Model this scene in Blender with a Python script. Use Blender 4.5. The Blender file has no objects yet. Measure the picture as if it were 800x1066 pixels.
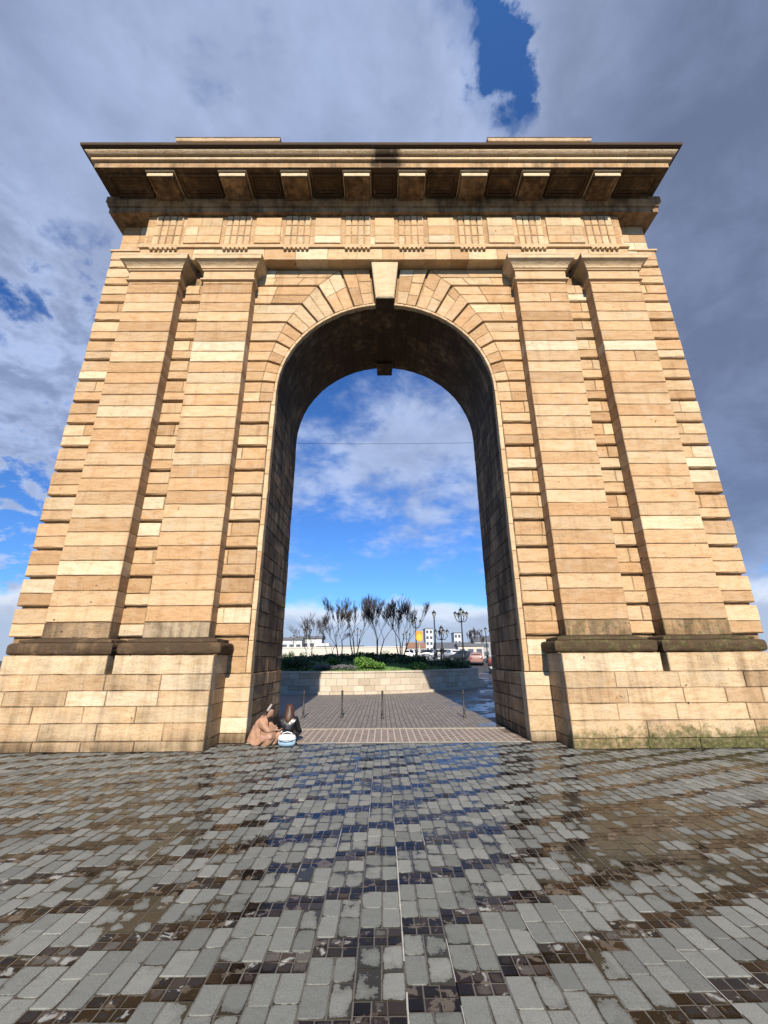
import bpy, bmesh, math, random
from mathutils import Vector, Matrix, noise
R = math.radians
random.seed(7)
scene = bpy.context.scene
col = scene.collection

# ------------------------------------------------------------------ helpers
class MB:
    """collects polygons (with a per-face tone colour and optional uv), then links them as ONE mesh object"""
    def __init__(s):
        s.v = []; s.f = []; s.t = []; s.uv = []
    def add(s, verts, faces, tone=(.5, .5, 0, 0), uvs=None):
        b = len(s.v); s.v.extend(verts)
        for i, f in enumerate(faces):
            s.f.append([b + k for k in f]); s.t.append(tone)
            s.uv.append(uvs[i] if uvs else None)
    def box(s, x0, x1, y0, y1, z0, z1, tone=(.5, .5, 0, 0)):
        s.add([(x0,y0,z0),(x1,y0,z0),(x1,y1,z0),(x0,y1,z0),(x0,y0,z1),(x1,y0,z1),(x1,y1,z1),(x0,y1,z1)],
              [(0,3,2,1),(4,5,6,7),(0,1,5,4),(1,2,6,5),(2,3,7,6),(3,0,4,7)], tone)
    def obox(s, c, ax, ay, az, hx, hy, hz, tone=(.5,.5,0,0)):
        c = Vector(c); ax = Vector(ax)*hx; ay = Vector(ay)*hy; az = Vector(az)*hz
        vs = [tuple(c+i*ax+j*ay+k*az) for k in (-1,1) for i, j in ((-1,-1),(1,-1),(1,1),(-1,1))]
        s.add(vs, [(0,3,2,1),(4,5,6,7),(0,1,5,4),(1,2,6,5),(2,3,7,6),(3,0,4,7)], tone)
    def tube(s, pts, radii, n=8, tone=(.5,.5,0,0), cap=True):
        pts = [Vector(p) for p in pts]; rings = []
        up = Vector((0.13, 0.31, .94))
        for i, p in enumerate(pts):
            d = (pts[min(i+1,len(pts)-1)] - pts[max(i-1,0)])
            if d.length < 1e-9: d = Vector((0,0,1))
            d.normalize()
            a = d.cross(up)
            if a.length < 1e-3: a = d.cross(Vector((1,0,0)))
            a.normalize(); b = d.cross(a)
            r = radii[i] if not isinstance(radii,(int,float)) else radii
            rings.append([tuple(p + a*(r*math.cos(2*math.pi*k/n)) + b*(r*math.sin(2*math.pi*k/n))) for k in range(n)])
        vs = [q for r in rings for q in r]; fs = []
        for i in range(len(rings)-1):
            for k in range(n):
                k2 = (k+1) % n
                fs.append((i*n+k, i*n+k2, (i+1)*n+k2, (i+1)*n+k))
        if cap:
            fs.append(tuple(range(n))[::-1]); fs.append(tuple((len(rings)-1)*n+k for k in range(n)))
        s.add(vs, fs, tone)
    def lathe(s, prof, c=(0,0,0), n=16, tone=(.5,.5,0,0), sx=1, sy=1):
        vs = []; fs = []
        for r, z in prof:
            for k in range(n):
                a = 2*math.pi*k/n
                vs.append((c[0]+r*sx*math.cos(a), c[1]+r*sy*math.sin(a), c[2]+z))
        for i in range(len(prof)-1):
            for k in range(n):
                k2 = (k+1) % n
                fs.append((i*n+k, i*n+k2, (i+1)*n+k2, (i+1)*n+k))
        fs.append(tuple(range(n))[::-1]); fs.append(tuple((len(prof)-1)*n+k for k in range(n)))
        s.add(vs, fs, tone)
    def build(s, name, mat, parent=None, smooth=False):
        me = bpy.data.meshes.new(name)
        me.from_pydata(s.v, [], s.f)
        ca = me.color_attributes.new('tone', 'FLOAT_COLOR', 'CORNER')
        buf = []
        for f, t in zip(s.f, s.t):
            buf.extend(list(t) * len(f))
        ca.data.foreach_set('color', buf)
        if any(u is not None for u in s.uv):
            ul = me.uv_layers.new(name='UVMap'); ub = []
            for f, u in zip(s.f, s.uv):
                for k in range(len(f)):
                    ub.extend(u[k] if u else (0, 0))
            ul.data.foreach_set('uv', ub)
        if mat: me.materials.append(mat)
        if smooth: me.polygons.foreach_set('use_smooth', [True]*len(me.polygons))
        me.update()
        o = bpy.data.objects.new(name, me); col.objects.link(o)
        if parent: o.parent = parent
        return o

def tag(o, label=None, cat=None, group=None, kind=None):
    if label: o['label'] = label
    if cat: o['category'] = cat
    if group: o['group'] = group
    if kind: o['kind'] = kind
    return o
def empty(name, loc=(0,0,0), rz=0.0, label=None, cat=None, group=None):
    o = bpy.data.objects.new(name, None); col.objects.link(o)
    o.location = loc; o.rotation_euler = (0,0,rz); o.empty_display_size = .2
    return tag(o, label, cat, group)
def copy_tree(o, parent=None):
    c = o.copy(); col.objects.link(c); c.parent = parent
    for ch in list(o.children): copy_tree(ch, c)
    return c
def rnd(a, b): return random.uniform(a, b)

# ------------------------------------------------------------------ node helpers
class NT:
    def __init__(s, tree): s.t = tree; s.n = tree.nodes; s.l = tree.links
    def new(s, typ, **kw):
        nd = s.n.new(typ)
        for k, v in kw.items(): setattr(nd, k, v)
        return nd
    def put(s, sock, val):
        if isinstance(val, bpy.types.NodeSocket): s.l.new(val, sock)
        elif val is not None: sock.default_value = val
    def math(s, op, a, b=None, c=None, clamp=False):
        nd = s.new('ShaderNodeMath', operation=op, use_clamp=clamp)
        s.put(nd.inputs[0], a); s.put(nd.inputs[1], b); s.put(nd.inputs[2], c)
        return nd.outputs[0]
    def vmath(s, op, a, b=None, out=0):
        nd = s.new('ShaderNodeVectorMath', operation=op)
        s.put(nd.inputs[0], a); s.put(nd.inputs[1], b)
        return nd.outputs[out]
    def mix(s, fac, a, b, blend='MIX'):
        nd = s.new('ShaderNodeMix', data_type='RGBA', blend_type=blend)
        s.put(nd.inputs[0], fac); s.put(nd.inputs[6], a); s.put(nd.inputs[7], b)
        return nd.outputs[2]
    def vmix(s, fac, a, b):
        nd = s.new('ShaderNodeMix', data_type='VECTOR')
        s.put(nd.inputs[0], fac); s.put(nd.inputs[4], a); s.put(nd.inputs[5], b)
        return nd.outputs[1]
    def mapr(s, v, a, b, c=0.0, d=1.0, smooth=True):
        nd = s.new('ShaderNodeMapRange', interpolation_type='SMOOTHSTEP' if smooth else 'LINEAR')
        s.put(nd.inputs[0], v)
        for i, x in enumerate((a, b, c, d)): s.put(nd.inputs[1+i], x)
        return nd.outputs[0]
    def noise(s, vec, scale, detail=4, rough=.55, dist=0.0, out=0):
        nd = s.new('ShaderNodeTexNoise'); s.put(nd.inputs['Vector'], vec)
        nd.inputs['Scale'].default_value = scale; nd.inputs['Detail'].default_value = detail
        nd.inputs['Roughness'].default_value = rough; nd.inputs['Distortion'].default_value = dist
        return nd.outputs[out]
    def ramp(s, v, stops, interp='LINEAR'):
        nd = s.new('ShaderNodeValToRGB'); s.put(nd.inputs[0], v)
        cr = nd.color_ramp; cr.interpolation = interp
        while len(cr.elements) < len(stops): cr.elements.new(.5)
        for e, (p, c) in zip(cr.elements, stops):
            e.position = p; e.color = tuple(c) + ((1,) if len(c) == 3 else ())
        return nd.outputs[0]
    def sep(s, v):
        nd = s.new('ShaderNodeSeparateXYZ'); s.put(nd.inputs[0], v); return nd.outputs
    def comb(s, x=0.0, y=0.0, z=0.0):
        nd = s.new('ShaderNodeCombineXYZ')
        for i, q in enumerate((x, y, z)): s.put(nd.inputs[i], q)
        return nd.outputs[0]
    def scale(s, v, k):
        nd = s.new('ShaderNodeVectorMath', operation='MULTIPLY'); s.put(nd.inputs[0], v); nd.inputs[1].default_value = k
        return nd.outputs[0]
    def bump(s, h, strength=.3, dist=.02, normal=None):
        nd = s.new('ShaderNodeBump'); nd.inputs['Strength'].default_value = strength
        nd.inputs['Distance'].default_value = dist; s.put(nd.inputs['Height'], h)
        if normal is not None: s.put(nd.inputs['Normal'], normal)
        return nd.outputs[0]

def new_mat(name):
    m = bpy.data.materials.new(name); m.use_nodes = True
    nt = NT(m.node_tree); nt.n.clear()
    out = nt.new('ShaderNodeOutputMaterial'); p = nt.new('ShaderNodeBsdfPrincipled')
    nt.l.new(p.outputs[0], out.inputs[0])
    return m, nt, p

KA = .70   # all base colours are kept low and the exposure raised to match the bright photograph
def dim(c): return tuple(x*KA for x in c[:3])+tuple(c[3:])
def simple(name, c, rough=.6, metal=0.0, var=.25, scale=8.0, emit=None, spec=.5, bump=0.0):
    """plain material with a little procedural unevenness"""
    m, nt, p = new_mat(name)
    tc = nt.new('ShaderNodeTexCoord').outputs['Object']
    n = nt.noise(tc, scale, 5, .6); c = dim(c)
    lo = tuple(x*(1-var) for x in c); hi = tuple(min(1, x*(1+var)) for x in c)
    nt.put(p.inputs['Base Color'], nt.ramp(n, [(.25, lo), (.75, hi)]))
    p.inputs['Roughness'].default_value = rough; p.inputs['Metallic'].default_value = metal
    p.inputs['Specular IOR Level'].default_value = spec
    if bump: nt.put(p.inputs['Normal'], nt.bump(n, bump, .02))
    return m

# ------------------------------------------------------------------ stone of the arch
def stone_mat(name, moss=0.0):
    m, nt, p = new_mat(name)
    pos = nt.new('ShaderNodeNewGeometry').outputs['Position']
    at = nt.new('ShaderNodeAttribute', attribute_name='tone')
    s = nt.new('ShaderNodeSeparateColor'); nt.l.new(at.outputs['Color'], s.inputs[0])
    tone, bright, dirt_shade, mo = s.outputs[0], s.outputs[1], s.outputs[2], at.outputs['Alpha']
    # offset the grain from stone to stone
    off = nt.comb(nt.math('MULTIPLY', tone, 37.0), nt.math('MULTIPLY', bright, 53.0), nt.math('MULTIPLY', tone, 91.0))
    q = nt.vmath('ADD', pos, off)
    strata = nt.noise(nt.scale(q, (1.5, 1.5, 5.0)), 1.7, 8, .72, .35)
    fine = nt.noise(q, 26.0, 5, .7)
    blotch = nt.noise(q, 2.3, 4, .6)
    base = nt.ramp(tone, [(0.0, (.47, .282, .135)), (.22, (.555, .352, .175)), (.5, (.62, .418, .225)),
                          (.75, (.68, .510, .300)), (1.0, (.74, .62, .42))])
    base = nt.mix(nt.mapr(strata, .42, .70, 0, .75), base, nt.mix(1.0, base, (.76, .66, .54, 1), 'MULTIPLY'))
    base = nt.mix(nt.mapr(blotch, .5, .75, 0, .5), base, (.58, .46, .31, 1))
    lic = nt.noise(q, 5.5, 7, .7)
    base = nt.mix(nt.mapr(lic, .56, .74, 0, .5), base, nt.mix(1.0, base, (.55, .47, .38, 1), 'MULTIPLY'))
    g = nt.math('ADD', nt.math('MULTIPLY', bright, .26), .85)
    base = nt.mix(1.0, base, nt.comb(g, g, g), 'MULTIPLY')
    base = nt.mix(nt.mapr(fine, .55, .72, 0, .65), base, nt.mix(1.0, base, (.42, .34, .25, 1), 'MULTIPLY'))
    hole = nt.noise(nt.vmath('ADD', pos, (4.4, 2.2, 7.1)), 7.5, 3, .5)
    base = nt.mix(nt.mapr(hole, .725, .75, 0, .85), base, (.05, .035, .022, 1))         # small pits
    # vertical streaks + crust of old dirt, plus shade painted on vault, jambs and soffits
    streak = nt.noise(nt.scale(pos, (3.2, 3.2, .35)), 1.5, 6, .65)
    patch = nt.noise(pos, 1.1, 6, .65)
    dv = nt.math('ADD', nt.math('MULTIPLY', dirt_shade, 1.0), nt.math('MULTIPLY', nt.math('SUBTRACT', nt.math('ADD', nt.math('MULTIPLY', streak, .6), nt.math('MULTIPLY', patch, .6)), .6), 1.6))
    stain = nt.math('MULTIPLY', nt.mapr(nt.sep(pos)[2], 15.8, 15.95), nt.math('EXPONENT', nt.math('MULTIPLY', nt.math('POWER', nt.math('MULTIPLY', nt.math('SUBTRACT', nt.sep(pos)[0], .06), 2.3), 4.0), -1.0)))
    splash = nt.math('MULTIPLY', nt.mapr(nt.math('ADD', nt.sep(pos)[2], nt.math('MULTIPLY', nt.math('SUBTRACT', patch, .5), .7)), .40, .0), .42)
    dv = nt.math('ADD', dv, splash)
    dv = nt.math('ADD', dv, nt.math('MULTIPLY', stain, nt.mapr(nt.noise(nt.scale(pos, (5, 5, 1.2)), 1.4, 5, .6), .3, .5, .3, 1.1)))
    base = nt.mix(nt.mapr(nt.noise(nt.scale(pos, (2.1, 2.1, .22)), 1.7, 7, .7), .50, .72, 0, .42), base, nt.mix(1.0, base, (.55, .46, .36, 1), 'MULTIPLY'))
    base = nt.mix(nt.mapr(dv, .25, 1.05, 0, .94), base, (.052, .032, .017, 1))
    # moss / lichen where water stands
    mn = nt.noise(pos, 6.5, 7, .7)
    zf = nt.math('MAXIMUM', nt.mapr(nt.math('ADD', nt.sep(pos)[2], nt.math('MULTIPLY', nt.math('SUBTRACT', blotch, .5), .5)), .72, .05), nt.math('GREATER_THAN', nt.sep(pos)[2], 1.6))
    mo = nt.math('MULTIPLY', mo, zf)
    mv = nt.math('ADD', mo, nt.math('MULTIPLY', nt.math('SUBTRACT', mn, .5), 2.4))
    mcol = nt.ramp(nt.noise(pos, 17, 4, .6), [(.3, (.030, .033, .012)), (.55, (.115, .115, .035)), (.75, (.26, .24, .10))])
    base = nt.mix(nt.mapr(mv, .35, 1.05, 0, .88), base, mcol)
    nt.put(p.inputs['Base Color'], nt.mix(1.0, base, (.770, .783, .825, 1), 'MULTIPLY'))
    p.inputs['Roughness'].default_value = .88
    p.inputs['Specular IOR Level'].default_value = .25
    h = nt.math('ADD', nt.math('MULTIPLY', fine, .5), nt.math('ADD', nt.math('MULTIPLY', strata, .9), nt.math('MULTIPLY', blotch, .5)))
    nt.put(p.inputs['Normal'], nt.bump(h, .9, .035))
    return m
STONE = stone_mat('limestone')
# ------------------------------------------------------------------ masonry pieces
WALL = 9.94; PIL = 9.55; BACK = 12.95; JX = 3.09; SPZ = 8.87; OX = 8.77
def poly_inset(poly, d):
    n = len(poly); out = []
    area = sum(poly[i][0]*poly[(i+1)%n][1]-poly[(i+1)%n][0]*poly[i][1] for i in range(n))
    sg = 1 if area > 0 else -1
    for i in range(n):
        p0, p1, p2 = Vector(poly[i-1]), Vector(poly[i]), Vector(poly[(i+1)%n])
        e1 = (p1-p0); e2 = (p2-p1)
        if e1.length < 1e-6: e1 = e2
        if e2.length < 1e-6: e2 = e1
        e1.normalize(); e2.normalize()
        n1 = Vector((-e1.y, e1.x))*sg; n2 = Vector((-e2.y, e2.x))*sg
        b = n1+n2; k = b.length
        if k < .3: out.append(tuple(p1 + n1*d)); continue
        b.normalize(); out.append(tuple(p1 + b*(d/max(.35, b.dot(n1)))))
    return out
FRONT = lambda y0: (lambda u, v, d: (u, y0+d, v))
def SIDE(x0, sg): return lambda u, v, d: (x0+sg*d, u, v)        # d goes into the wall
def stone(mb, poly, fr, depth=.25, bev=.012, gap=.004, tone=None, jit=.004, proud=0.0, wav=.0045):
    """one ashlar: polygon in the wall's plane, chamfered face, sides running back into the wall"""
    if tone is None: tone = rtone()
    dense = []
    for i in range(len(poly)):
        p, q = Vector(poly[i]), Vector(poly[(i+1) % len(poly)]); L_ = (q-p).length
        dense.append(tuple(p))
        if L_ > .34 and wav > 0:
            m_ = max(2, int(L_/.22)); nn = Vector((-(q-p).y, (q-p).x)).normalized()
            for k in range(1, m_):
                dense.append(tuple(p.lerp(q, (k+rnd(-.25,.25))/m_)+nn*rnd(-wav, wav)*(2.2 if rnd(0,1) < .08 else 1)))
    poly = dense
    a = poly_inset(poly, gap)
    c = poly_inset(poly, gap+bev)
    n = len(poly); dj = proud + rnd(-jit, jit)
    j = lambda q: (q[0]+rnd(-1,1)*bev*.28, q[1]+rnd(-1,1)*bev*.28)
    c = [j(q) for q in c]
    vs = [fr(u, v, depth) for u, v in a] + [fr(u, v, bev*rnd(.7,1.3)-dj) for u, v in a] + [fr(u, v, -dj+rnd(-1,1)*jit*.4) for u, v in c]
    fs = []
    for i in range(n):
        k = (i+1) % n
        mb.add(vs, [(i, k, n+k, n+i)], tone)
        mb.add(vs, [(n+i, n+k, 2*n+k, 2*n+i)], (tone[0]*.8, tone[1], tone[2]+.16, tone[3]))
    mb.add(vs, [tuple(2*n+i for i in range(n))], tone)
def jtone(dirt_shade):  # tone for sheltered stones: soot plus shade painted into the colour
    t = rtone(0, 0, 0, .7); return (t[0], t[1], dirt_shade+rnd(-.05, .05), 0)
def rtone(dirt_shade=0.0, moss=0.0, lo=0.0, hi=1.0):
    r = random.random()
    t = rnd(.10, .62) if r < .80 else (rnd(.62, .8) if r < .92 else rnd(.82, 1.0))
    return (lo+(hi-lo)*t, random.random(), max(0, dirt_shade+rnd(-.12, .12)), moss)
def rect(a, b, c, d): return [(a, c), (b, c), (b, d), (a, d)]
def loft(mb, x0, x1, yf, yb, prof, tone=(.5,.5,0,0), both=False, tones=None, seg=None):
    """moulding round three sides (or four) of a block: prof = [(z, overhang)]"""
    rings = []
    for z, o in prof:
        yb2 = yb+o if both else yb
        rings.append([(x0-o, yb2, z), (x0-o, yf-o, z), (x1+o, yf-o, z), (x1+o, yb2, z)])
    vs = [q for r in rings for q in r]
    for i in range(len(prof)-1):
        b = i*4
        f = [(b,b+1,b+5,b+4),(b+1,b+2,b+6,b+5),(b+2,b+3,b+7,b+6),(b+3,b,b+4,b+7)]
        mb.add([vs[b+k] for k in range(8)], [tuple(q-b for q in ff) for ff in f], tones[i] if tones else tone)
    mb.add(rings[0], [(0,3,2,1)], tones[0] if tones else tone)
    mb.add(rings[-1], [(0,1,2,3)], tones[-1] if tones else tone)

arch = empty('monumental_arch', (0, WALL, 0), 0, 'tall tan limestone triumphal arch with paired pilasters and a heavy cornice', 'arch')
def part(mb, name, parent=arch, smooth=False, mat=None):
    o = mb.build(name, mat or STONE, parent, smooth)
    # the meshes are modelled in world coordinates: undo the offset of the parent
    r = parent
    while r.parent: r = r.parent
    if parent is r:
        for v in o.data.vertices: v.co -= r.location
    else:
        for v in o.data.vertices: v.co -= r.location
    return o

def split_run(a, b, lo, hi):
    """random joint positions along a course"""
    out = [a]; x = a
    while b-x > hi:
        x += rnd(lo, hi)
        if b-x < lo*.6: break
        out.append(x)
    out.append(b); return out

G0, GP = 2.15, .705
# ---- piers (core, jamb, quoins, rusticated strips)
for sg in (-1, 1):
    mb = MB()
    def X(x): return sg*x
    def rr(a, b, c, d): return rect(min(X(a),X(b)), max(X(a),X(b)), c, d)
    core = (.2, .3, .55, 0)
    xs = sorted((X(JX+.16), X(OX-.08)))
    mb.box(xs[0], xs[1], WALL+.08, BACK-.02, -.1, 13.36, core)
    xs = sorted((X(JX+.5), X(8.52)))
    # rusticated courses in the three visible strips of the front wall
    fr = FRONT(WALL-.02)
    strips = [(JX+.125, 4.1), (5.36, 6.32), (7.6, OX)]
    for k in range(17):
        z0 = G0 + GP*k; zt = z0+GP
        for si, (a, b) in enumerate(strips):
            if si == 0 and k > 8: continue
            if si < 2 and z0 > 12.6: continue
            zm = z0+GP*.5+rnd(-.015, .015)
            gap = .066
            dn = .03 if rnd(0,1) < .85 else .3
            stone(mb, rr(a, b, z0+gap, zm), fr, .22, .028, .003, rtone(dn), .009)
            if si == 1: xj = [a, a+(b-a)*rnd(.30, .42) if sg < 0 else a+(b-a)*rnd(.58, .7), b]
            elif si == 0: xj = [a, a+(b-a)*rnd(.2, .3), b] if rnd(0,1) < .6 else [a, b]
            else: xj = [a, b] if rnd(0,1) < .7 else [a, a+(b-a)*rnd(.4,.6), b]
            if si == 0 and sg < 0 or si == 0: xj = [a] + [a+b-q for q in xj[1:-1]] + [b]
            for p_, q_ in zip(xj, xj[1:]):
                stone(mb, rr(p_, q_, zm, zt-.004), fr, .22, .016, .003, rtone(dn), .008)
    # plain ashlar foot of the jamb and a thin ledge
    fr2 = FRONT(WALL-.045)
    zs = [0, .2, .51, .82, 1.11, 1.40]
    for c, d in zip(zs, zs[1:]):
        stone(mb, rr(JX-.025, 3.75, c, d), fr2, .3, .012, .002, rtone(.15 if c > .1 else .3, .0, .35, 1.0))
    # low part between the ledge and the first rusticated course
    for c, d in ((1.41, 1.76), (1.76, 2.11)):
        stone(mb, rr(JX+.12, 3.9, c, d), fr, .22, .012, .003, rtone(.05))
    # narrow quoin strip beside the arch opening
    z = 1.41
    while z < SPZ-.02:
        z2 = min(SPZ, z+.70)
        stone(mb, rr(JX, JX+.12, z, z2), FRONT(WALL), .2, .012, .003, (rnd(.4,.75), rnd(.4,1), .05, 0))
        z = z2
    # inner face of the opening, ashlar in courses
    frs = SIDE(X(JX), sg)
    z = 1.41; k = 0
    while z < SPZ-.01:
        z2 = min(SPZ, z+.3525)
        ys = split_run(WALL+.2 if k % 2 else WALL+.2, BACK, .5, 1.15)
        for p_, q_ in zip(ys, ys[1:]):
            stone(mb, rect(p_, q_, z, z2), frs, .15, .012, .003, jtone(.68+.08*math.sin(p_*3.1+z*1.7)+.025*z), .006)  # jamb darkened for soot and for the shade inside the opening
        z = z2; k += 1
    frs = SIDE(X(JX-.025), sg)
    for c, d in zip(zs, zs[1:]):
        ys = split_run(WALL+.26, BACK, .5, 1.1)
        for p_, q_ in zip(ys, ys[1:]):
            stone(mb, rect(p_, q_, c, d), frs, .2, .014, .003, jtone(.60), .006)  # same painted shade on the foot of the jamb
    # outer side face
    frs = SIDE(X(OX), -sg)
    for k in range(-3, 17):
        z0 = G0+GP*k
        for h_ in (0, 1):
            ys = split_run(WALL+.2, BACK, .7, 1.4)
            for p_, q_ in zip(ys, ys[1:]):
                stone(mb, rect(p_, q_, z0+GP*.5*h_+(.05 if h_ == 0 else 0), z0+GP*.5*(h_+1)), frs, .1, .018, .003, rtone(.2))
    # ledge over the last rusticated course, then the plain wall up to the cornice
    loft(mb, min(X(7.4), X(OX)), max(X(7.4), X(OX)), WALL, BACK, [(14.13, 0), (14.14, .05), (14.20, .05), (14.21, 0)], (.6,.5,.2,0))
    xs = sorted((X(6.9), X(8.52)))
    mb.box(xs[0], xs[1], WALL+.1, BACK, 13.3, 15.4, core)
    for c, d in ((14.22, 14.57), (14.57, 14.93), (14.93, 15.34)):
        xj = split_run(7.5, 8.6, .45, .7)
        for p_, q_ in zip(xj, xj[1:]): stone(mb, rr(p_, q_, c, d), FRONT(WALL+.02), .2, .01, .002, rtone(.12))
        ys = split_run(WALL+.18, BACK, .7, 1.2)
        for p_, q_ in zip(ys, ys[1:]): stone(mb, rect(p_, q_, c, d), SIDE(X(8.6), -sg), .1, .01, .002, rtone(.15))
    part(mb, 'pier')

# ---- vault and wall above it
mb = MB()
N = 26
for i in range(N):
    a0 = math.pi*i/N; a1 = math.pi*(i+1)/N
    ys = split_run(WALL+.13, BACK, .5, 1.2)
    for y0, y1 in zip(ys, ys[1:]):
        g = .004; am = g/JX
        ps = [(a0+am, y0+g), (a1-am, y0+g), (a1-am, y1-g), (a0+am, y1-g)]
        r0 = JX+rnd(-.004, .006)
        vs = [(r0*math.cos(a), y, SPZ+r0*math.sin(a)) for a, y in ps]
        r1 = JX+.16
        vs += [(r1*math.cos(a), y, SPZ+r1*math.sin(a)) for a, y in ps]
        t = jtone(.97)  # soot tone deepened to paint in the vault's shade
        mb.add(vs, [(0,1,2,3),(0,4,5,1),(1,5,6,2),(2,6,7,3),(3,7,4,0)], t)
nb = 40
for i in range(nb):
    a0, a1 = math.pi*i/nb, math.pi*(i+1)/nb; r = JX+.03
    mb.add([(r*math.cos(a), y, SPZ+r*math.sin(a)) for a, y in ((a0, WALL+.14), (a1, WALL+.14), (a1, BACK-.02), (a0, BACK-.02))], [(0,1,2,3)], (.2,.2,1.1,0))
part(mb, 'vault')
# core wall over the opening (polygon with the arch cut out)
mb = MB()
n = 40
arc = [((JX+.13)*math.cos(math.pi*i/n), SPZ+(JX+.13)*math.sin(math.pi*i/n)) for i in range(n+1)]
mr = MB()
for m_, y in ((mb, WALL+.08), (mr, BACK-.01)):
    for (x0, z0), (x1, z1) in zip(arc, arc[1:]):
        m_.add([(x0,y,z0),(x1,y,z1),(x1,y,13.5),(x0,y,13.5)], [(0,1,2,3)], (.2,.3,.5,0))
part(mr, 'rear_wall')
# the groove lines: ring point, bend, end behind the pilaster
ang = [6.2, 17.5, 29.0, 40.1, 51.4, 62.6, 74.0, 85.0]
bend = [(.45,13.37),(1.41,13.37),(2.10,12.70),(2.56,11.99),(2.97,11.285),(3.22,10.58),(3.42,9.88),(3.52,9.18)]
RI = JX+.078
for sg in (-1, 1):
    L = []
    for a, b in zip(ang, bend):
        L.append([(RI*math.sin(R(a)), SPZ+RI*math.cos(R(a))), b, (4.1, b[1])])
    L.append([(RI, 8.49), (3.55, 8.49), (4.1, 8.49)])
    L[7][0] = (RI*math.sin(R(85)), SPZ+RI*math.cos(R(85)))
    fr = FRONT(WALL-.02)
    def lerp(p, q, t): return (p[0]+(q[0]-p[0])*t, p[1]+(q[1]-p[1])*t)
    for i in range(8):
        A, B = L[i], L[i+1]
        segs = [(0, 1)] if i == 0 else [(0, 1), (1, 2)]
        if i == 7: B = L[8]
        for (u, w) in segs:
            if i == 0: A0, A1, B0, B1 = A[0], A[1], B[0], B[1]
            else: A0, A1, B0, B1 = A[u], A[w], B[u], B[w]
            for t0, t1 in ((.038, .515), (.515, .957)):
                radial = (u == 0)
                ln = math.hypot(B1[0]-B0[0], B1[1]-B0[1])
                lim = (.42, .75) if radial else (.55, 1.0)
                ss = split_run(0, ln, *lim) if ln > .5 else [0, ln]
                for s0, s1 in zip(ss, ss[1:]):
                    f0, f1 = s0/ln, s1/ln
                    P = lambda f, t: lerp(lerp(A0, A1, f), lerp(B0, B1, f), t)
                    q = [P(f0, t0), P(f1, t0), P(f1, t1), P(f0, t1)]
                    if i == 0 and False: pass
                    q = [(sg*x, z) for x, z in q]
                    stone(mb, q, fr, .2, .014, .003, rtone(.03), .008)
part(mb, 'spandrel_wall')
# raised edge of the opening
mb = MB()
for i in range(34):
    a0 = math.pi*i/34; a1 = math.pi*(i+1)/34
    q = [(JX*math.cos(a0), SPZ+JX*math.sin(a0)), ((JX+.075)*math.cos(a0), SPZ+(JX+.075)*math.sin(a0)),
         ((JX+.075)*math.cos(a1), SPZ+(JX+.075)*math.sin(a1)), (JX*math.cos(a1), SPZ+JX*math.sin(a1))]
    stone(mb, q, FRONT(WALL-.005), .16, .012, .001, (rnd(.5,.75), rnd(.4,1), 0, 0), .002)
part(mb, 'archivolt')
# keystones
def keystone(y0, y1, dz):
    mb = MB()
    w0, w1 = .275, .415
    zb, zt = 11.93+dz, 13.36
    b = .03
    f = [(-w0, zb), (w0, zb), (w1, zt), (-w1, zt)]
    g = poly_inset(f, b)
    if y1 > y0: yo, yi = y0, y1
    else: yo, yi = y0, y1
    sgn = 1 if yi > yo else -1
    vs = [(x, yi, z) for x, z in f]+[(x, yo+sgn*b, z) for x, z in f]+[(x, yo, z) for x, z in g]
    fs = []
    for i in range(4):
        k = (i+1) % 4
        mb.add(vs, [(i,k,4+k,4+i)], (.5, .4, 1.0 if i == 0 else .25, 0)); mb.add(vs, [(4+i,4+k,8+k,8+i)], (.95, .55, 0, 0))  # underside darkened, its shade painted into the tone
    mb.add(vs, [(8,9,10,11)], (.78, .5, .04 if dz == 0 else .8, 0))
    return part(mb, 'keystone')
keystone(9.62, 10.35, 0); keystone(13.2, 12.5, -.13)

# ---- plinths
for sg in (-1, 1):
    mb = MB()
    Xr = lambda a, b: sorted((sg*a, sg*b))
    x0, x1 = Xr(3.70, 9.25)
    mb.box(x0, x1, 9.13, BACK+.7, -.1, 1.39, (.3,.4,.2,0))
    zs = [0, .19, .51, .82, 1.11, 1.42]
    for ci, (c, d) in enumerate(zip(zs, zs[1:])):
        xj = split_run(3.63, 9.32, .75, 1.55)
        for p_, q_ in zip(xj, xj[1:]):
            a, b = Xr(p_, q_)
            moss = 0.0; dirt_shade = .38
            if sg > 0: moss = 1.05
            else: moss = .3
            if sg > 0 and p_ < 4.2: moss *= .8
            if ci == 4: dirt_shade = .42
            t = rtone(dirt_shade, moss, .45, 1.0)
            stone(mb, rect(a, b, c, d), FRONT(9.05), .35, .013, .002, t, .006)
        ys = split_run(9.26, 10.0, .35, .8)
        for p_, q_ in zip(ys, ys[1:]):
            stone(mb, rect(p_, q_, c, d), SIDE(sg*3.63, sg), .15, .013, .002, rtone(.3, 0, .2, .8))
        ys = split_run(9.26, BACK+.7, .6, 1.3)
        for p_, q_ in zip(ys, ys[1:]):
            stone(mb, rect(p_, q_, c, d), SIDE(sg*9.32, -sg), .15, .013, .002, rtone(.3, 0, .3, .9))
    part(mb, 'plinth')

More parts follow.
